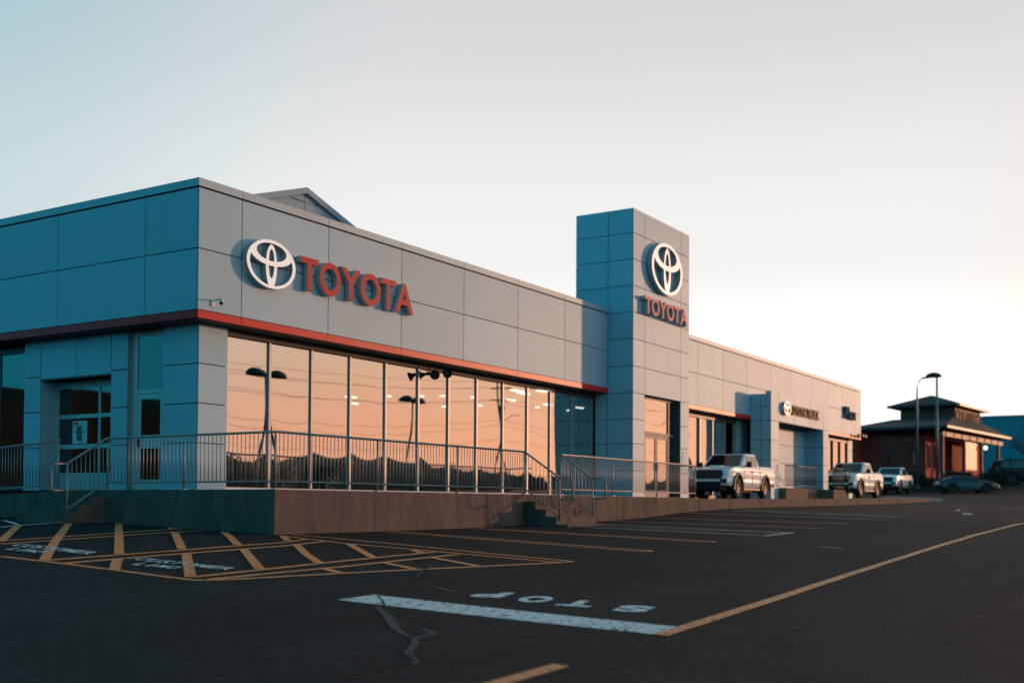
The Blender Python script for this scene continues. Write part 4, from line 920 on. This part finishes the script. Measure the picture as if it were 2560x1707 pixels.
for a in (.05, 6.4, 11.9, 17.8): RB('post', RBR, rs_, a-.14, a+.14, -.13, .13, 1.0, 5.749)
for a in (6.4, 11.9, 17.8): MB().add([(a-.08, -.05, 2.6-zb0), (a-.08, .05, 2.6-zb0), (a-1.4, .05, .2), (a-1.4, -.05, .2), (a-.05, -.05, 2.9-zb0), (a-.05, .05, 2.9-zb0), (a-1.2, .05, .2), (a-1.2, -.05, .2)], [(0, 1, 2, 3), (4, 7, 6, 5), (0, 4, 5, 1), (1, 5, 6, 2), (2, 6, 7, 3), (3, 7, 4, 0)]).build('brace', RBR, rs_, True)
RB('floor', CONC, rs_, -.3, 19.2, -.4, 1.6, .6, 2.0)
RWIN = mat('bright_window', (.40, .26, .18), .5, .1)
w_ = RB('window', RBR, rs_, 6.75, 11.3, .20, .26, 3.0, 5.72)
for i in range(6): RB('pane', RWIN, w_, 6.95+i*.71, 7.60+i*.71, .16, .199, 3.15, 5.6)
for a in (1.2, 3.0, 4.9): x_ = RB('window', RBR, rs_, a, a+.9, 1.52, 1.6, 3.0, 5.2); RB('pane', CGLASS, x_, a+.1, a+.8, 1.49, 1.519, 3.1, 5.1)
for b in (2.4, 4.6): x_ = RB('window', RBR, rs_, .72, .8, b, b+.3, 3.2, 5.0); RB('pane', CGLASS, x_, .69, .719, b+.05, b+.25, 3.3, 4.9)
sb_ = RB('sign_board', RBR, rs_, 7.35, 15.5, 1.02, 1.149, 7.25, 8.75)
RGOLD = mat('sign_gold', (.26, .14, .085), .85, spec=.1)
for a in (8.25, 14.7):
    V, F = rings((a, 8.05-zb0, .75, .52), (a, 8.05-zb0, .45, .30), .96, 1.019, 24); MB().add(V, F).build('sign_ring', RGOLD, sb_, True)
for i, ch in enumerate('KAME'):
    V, F = glyph(ch, .04); a = 9.5+i*1.12; MB().add([(a+v[0]*.85, 1.019-.07*v[2], 7.62-zb0+v[1]*.85) for v in V], F).build('sign_letter', RGOLD, sb_, True)
gl = MB(); n = 10
V = [(12.3+.16*math.cos(2*PI*k/n)*math.sin(PI*j/6), -.30+.16*math.sin(2*PI*k/n)*math.sin(PI*j/6), 5.25-zb0+.16*math.cos(PI*j/6)) for j in range(7) for k in range(n)]
gl.add(V, [(j*n+k, j*n+(k+1) % n, (j+1)*n+(k+1) % n, (j+1)*n+k) for j in range(6) for k in range(n)], True).build('globe_lamp', mat('globe_lit', (1, .9, .7), .5, emit=((1, .8, .5), 6.0)), rs_)
bh = thing('blue_hall', 'plain blue metal hall behind the restaurant', 'building', (128, -8, 1.8))
HB = mat('blue_metal', (.05, .22, .29), .55, .1, var=.06, vscale=2)
B('wall', HB, bh, 0, 30, 0, 18.5, 0, 8.5); B('roof_edge', mat('blue_trim', (.04, .16, .22), .5), bh, -.06, 30, -.05, 18.55, 8.501, 8.75); MB().tube([(1, 10.5, 8.75), (1, 10.5, 9.9)], .07, 6).build('vent_pipe', DARKFRAME, bh)
for i in range(14): B('wall_rib', HB, bh, -.04, -.001, .6+i*1.3, .68+i*1.3, 0, 8.5)
LPOLE = mat('lamp_pole', (.16, .17, .18), .5, .6)
def cobra(loc, h, label):
    t = thing('street_lamp', label, 'street lamp', loc); MB().tube([(0, 0, 0), (0, 0, h*.8), (.01, -.01, h*.9), (.12, -.12, h*.97), (.35, -.35, h)], .09, 8, r2=.04).build('pole', LPOLE, t)
    MB().add([(.30, -.30, h-.05), (.75, -.75, h-.02), (.80, -.55, h-.02), (.45, -.2, h-.05), (.32, -.28, h+.06), (.72, -.70, h+.12), (.74, -.56, h+.12), (.42, -.24, h+.06)], [(3, 2, 1, 0), (4, 5, 6, 7), (0, 1, 5, 4), (1, 2, 6, 5), (2, 3, 7, 6), (3, 0, 4, 7)]).build('lamp_head', BLACK, t, True)
    MB().tube([(0, 0, 0), (0, 0, .4)], .2, 10).build('base', CONC, t)
def dome_head(name, par, cx, cy, z, rx, ry, hh):
    n = 16; V = []
    for j in range(5):
        a = j/4*PI/2
        V += [(cx+rx*math.cos(a)*math.cos(2*PI*k/n), cy+ry*math.cos(a)*math.sin(2*PI*k/n), z+hh*math.sin(a)) for k in range(n)]
    return MB().add(V, [(j*n+k, j*n+(k+1) % n, (j+1)*n+(k+1) % n, (j+1)*n+k) for j in range(4) for k in range(n)]+[tuple(range(n))[::-1]], True).build(name, BLACK, par)
cobra((74.9, 2.84, ground(74.9, 2.84)), 8.7, 'slim curved arm street lamp, left of the two lamps before the restaurant')
t = thing('street_lamp', 'street lamp with dark mushroom head, right of the two before the restaurant', 'street lamp', (75.7, 1.54, ground(75.7, 1.54)))
MB().tube([(0, 0, 0), (0, 0, 8.75)], .13, 10, r2=.075).build('pole', LPOLE, t); dome_head('lamp_head', t, -.25, .18, 8.70, .62, .62, .36); MB().tube([(0, 0, 0), (0, 0, .5)], .28, 12).build('base', CONC, t)
def bare_tree(label, loc, h, seed, spread=.5, lean=(0, 0)):
    r = random.Random(seed); t = thing('bare_tree', label, 'tree', loc, 0, 'leafless trees by the restaurant'); tr = MB(); cr = MB(); BK = mat('bark', (.055, .042, .036), .9)
    base = Vector((0, 0, -.1)); hub = Vector((lean[0], lean[1], h*.28)); tr.tube([base, (base+hub)/2+Vector((.03, .02, 0)), hub], .11, 7, r2=.08).build('trunk', BK, t)
    def grow(p, d, ln, rad, lev):
        q = p+d*ln*.5+Vector((r.uniform(-.06, .06), r.uniform(-.06, .06), 0))*ln; e = q+(d+Vector((r.uniform(-.2, .2), r.uniform(-.2, .2), .1))).normalized()*ln*.5
        cr.tube([p, q, e], rad, 4 if lev > 1 else 5, cap=False, r2=rad*.6)
        if lev < 5:
            for _ in range(3 if lev < 3 else 2):
                nd = (d+Vector((r.uniform(-1, 1), r.uniform(-1, 1), r.uniform(-.15, .5)))*spread*1.3).normalized(); grow(q if r.random() < .3 else e, nd, ln*r.uniform(.6, .85), rad*.6, lev+1)
    for k in range(5):
        a = 2*PI*k/5+r.random(); grow(hub, Vector((math.cos(a)*spread, math.sin(a)*spread, 1)).normalized(), h*.26, .05, 0)
    cr.build('crown', BK, t)
bare_tree('rounded leafless tree against the dark side wall of the restaurant', (78.1, 5.2, ground(78.1, 5.2)), 4.2, 2)
bare_tree('leafless tree at the right edge before the blue hall', (88.2, -3.6, ground(88.2, -3.6)), 4.6, 5, .75)
LEAF = mat('dark_leaf', (.022, .035, .020), .8, objvar=.1, var=.3, vscale=4)
def hedge(label, p, q, w, h, n, seed):
    r = random.Random(seed); t = thing('hedge', label, 'hedge', (p[0], p[1], ground(*p)), 0); V = []; F = []; d = Vector((q[0]-p[0], q[1]-p[1], 0)); nn = Vector((-d.y, d.x, 0)).normalized()
    for i in range(n):
        s = r.random(); hh = h*(.75+.25*math.sin(s*17+seed)+.12*math.sin(s*41)); c = d*s+nn*r.uniform(-w, w)/2; c.z = ground(p[0]+c.x, p[1]+c.y)-t.location.z+hh*r.random()**.6
        u = Vector((r.uniform(-1, 1), r.uniform(-1, 1), r.uniform(-1, 1))).normalized(); v = u.cross(Vector((r.uniform(-1, 1), r.uniform(-1, 1), r.uniform(-1, 1)))).normalized(); k = len(V); z = .10
        V += [c-u*z, c+v*z*.6, c+u*z, c-v*z*.6]; F.append((k, k+1, k+2, k+3))
    MB().add(V, F).build('foliage', LEAF, t); mbs = MB()
    for i in range(14): c = d*((i+.5)/14); z = ground(p[0]+c.x, p[1]+c.y)-t.location.z; mbs.tube([(c.x, c.y, z-.1), (c.x+r.uniform(-.1, .1), c.y, z+h*.7)], .03, 5)
    mbs.build('stems', mat('bark', (.055, .042, .036), .9), t)
hedge('dark clipped hedge along the restaurant frontage behind the sports car', (76.3, 3.6), (83.5, -3.4), 1.4, 1.25, 5200, 1)
hedge('low dark hedge behind the black pickup', (73.6, 9.5), (76.2, 3.7), 1.2, 1.1, 3000, 4)

# ------------------------------------------------------------------ across the road: what the showroom glass reflects
def twin_lamp(loc, label):
    t = thing('lot_lamp', label, 'street lamp', loc, 0, 'twin head lamps across the lot'); MB().tube([(0, 0, 0), (0, 0, 4.2)], .11, 8).build('pole', LPOLE, t); MB().tube([(0, 0, 4.2), (0, 0, 7.7)], .075, 8).build('upper_pole', LPOLE, t)
    MB().tube([(-.9, 0, 7.7), (.9, 0, 7.7)], .05, 6).build('cross_arm', LPOLE, t); dome_head('lamp_head', t, -.75, 0, 7.65, .72, .5, .42); dome_head('lamp_head', t, .75, 0, 7.65, .72, .5, .42)
twin_lamp((29.8, -26.2, ground(29.8, -26.2)), 'nearer twin head lamp reflected in the first showroom panes'); twin_lamp((47.7, -29.6, ground(47.7, -29.6)), 'farther twin head lamp reflected in the middle showroom panes')
TIM = mat('pole_timber', (.10, .075, .055), .9, var=.2, vscale=4)
PXS = [-2, 42, 86, 130]; PY_ = -47.0
for i, x in enumerate(PXS):
    z = ground(x, PY_); t = thing('utility_pole', ['nearest', 'second', 'third', 'farthest'][i]+' wooden utility pole across the road', 'utility pole', (x, PY_, z), 0, 'utility poles across the road')
    MB().tube([(0, 0, -.2), (0, 0, 11.6)], .16, 8, r2=.10).build('pole', TIM, t)
    for zz in (10.9, 9.6): B('cross_arm', TIM, t, -.06, .06, -1.2, 1.2, zz, zz+.12)
    MB().tube([(.25, 0, 8.2), (.25, 0, 9.1)], .22, 10).build('transformer', LPOLE, t)
    MB().tube([(0, 0, 7.3), (.2, 1.2, 7.9), (.3, 2.4, 8.0)], .04, 6).build('lamp_arm', LPOLE, t)
WLAB = ['far upper cross arm', 'topmost', 'near upper cross arm', 'far lower cross arm', 'near lower cross arm', 'third lowest', 'second lowest', 'lowest']
WIRE = mat('wire_black', (.02, .02, .02), .7)
for i, (dy, zz, sag) in enumerate(((-1.1, 11.05, .7), (0, 11.6, .5), (1.1, 11.05, .9), (-1.0, 9.75, .8), (1.0, 9.75, 1.0), (.15, 7.6, .9), (.15, 7.1, 1.1), (.15, 5.6, .8))):
    mbw = MB()
    for a in range(len(PXS)-1):
        x0, x1 = PXS[a], PXS[a+1]; z0, z1 = ground(x0, PY_)+zz, ground(x1, PY_)+zz
        mbw.tube([(x0+(x1-x0)*k/14, PY_+dy, z0+(z1-z0)*k/14-4*sag*(k/14)*(1-k/14)) for k in range(15)], 0.013, 4, cap=False)
    tag(mbw.build('overhead_wire', WIRE), 'black '+WLAB[i]+' overhead wire between utility poles across the road', 'wire', 'overhead wires between the utility poles')
# wooded ridge
r = random.Random(11); V = []; F = []
RL = mat('wood_leaf', (.020, .026, .018), .9, var=.3, vscale=.3)
XR = [-420+7*i for i in range(190)]
def ridge(x): return 8.0+2.2*math.sin(x*.013+1)+1.3*math.sin(x*.041)+.8*math.sin(x*.11+2)
for x in XR:
    h = ridge(x)+r.uniform(-.6, .6); V += [(x, -118, -3.4), (x, -120, h*.75-2), (x+r.uniform(-2, 2), -126, h), (x, -150, h+1), (x, -260, -3)]
for i in range(len(XR)-1):
    for k in range(4): F.append((i*5+k, i*5+5+k, i*5+6+k, i*5+1+k))
for i in range(16000):
    x = r.uniform(-150, 520); h = ridge(x); c = Vector((x, -121+r.uniform(-7, 2), h*r.uniform(.3, .97)+r.random()**2*.3)); u = Vector((r.uniform(-1, 1), r.uniform(-.3, .3), r.uniform(-1, 1))).normalized()*r.uniform(.25, .5); v = Vector((-u.z, r.uniform(-.2, .2), u.x))*.7; k = len(V)
    V += [c-u, c+v, c+u, c-v]; F.append((k, k+1, k+2, k+3))
for i in range(40):
    y = -60+6*i; h = 15+2.5*math.sin(y*.05)+1.5*math.sin(y*.17+1); k = len(V); V += [(-75, y, -3), (-77, y, h*.7), (-82, y, h), (-110, y, h-1), (-160, y, -3)]
    if i: F += [(k-5+j, k+j, k+1+j, k-4+j) for j in range(4)]
wd = MB().add(V, F).build('wooded_ridge', RL); tag(wd, 'far dark wooded ridge across the road', 'wood', kind='stuff')
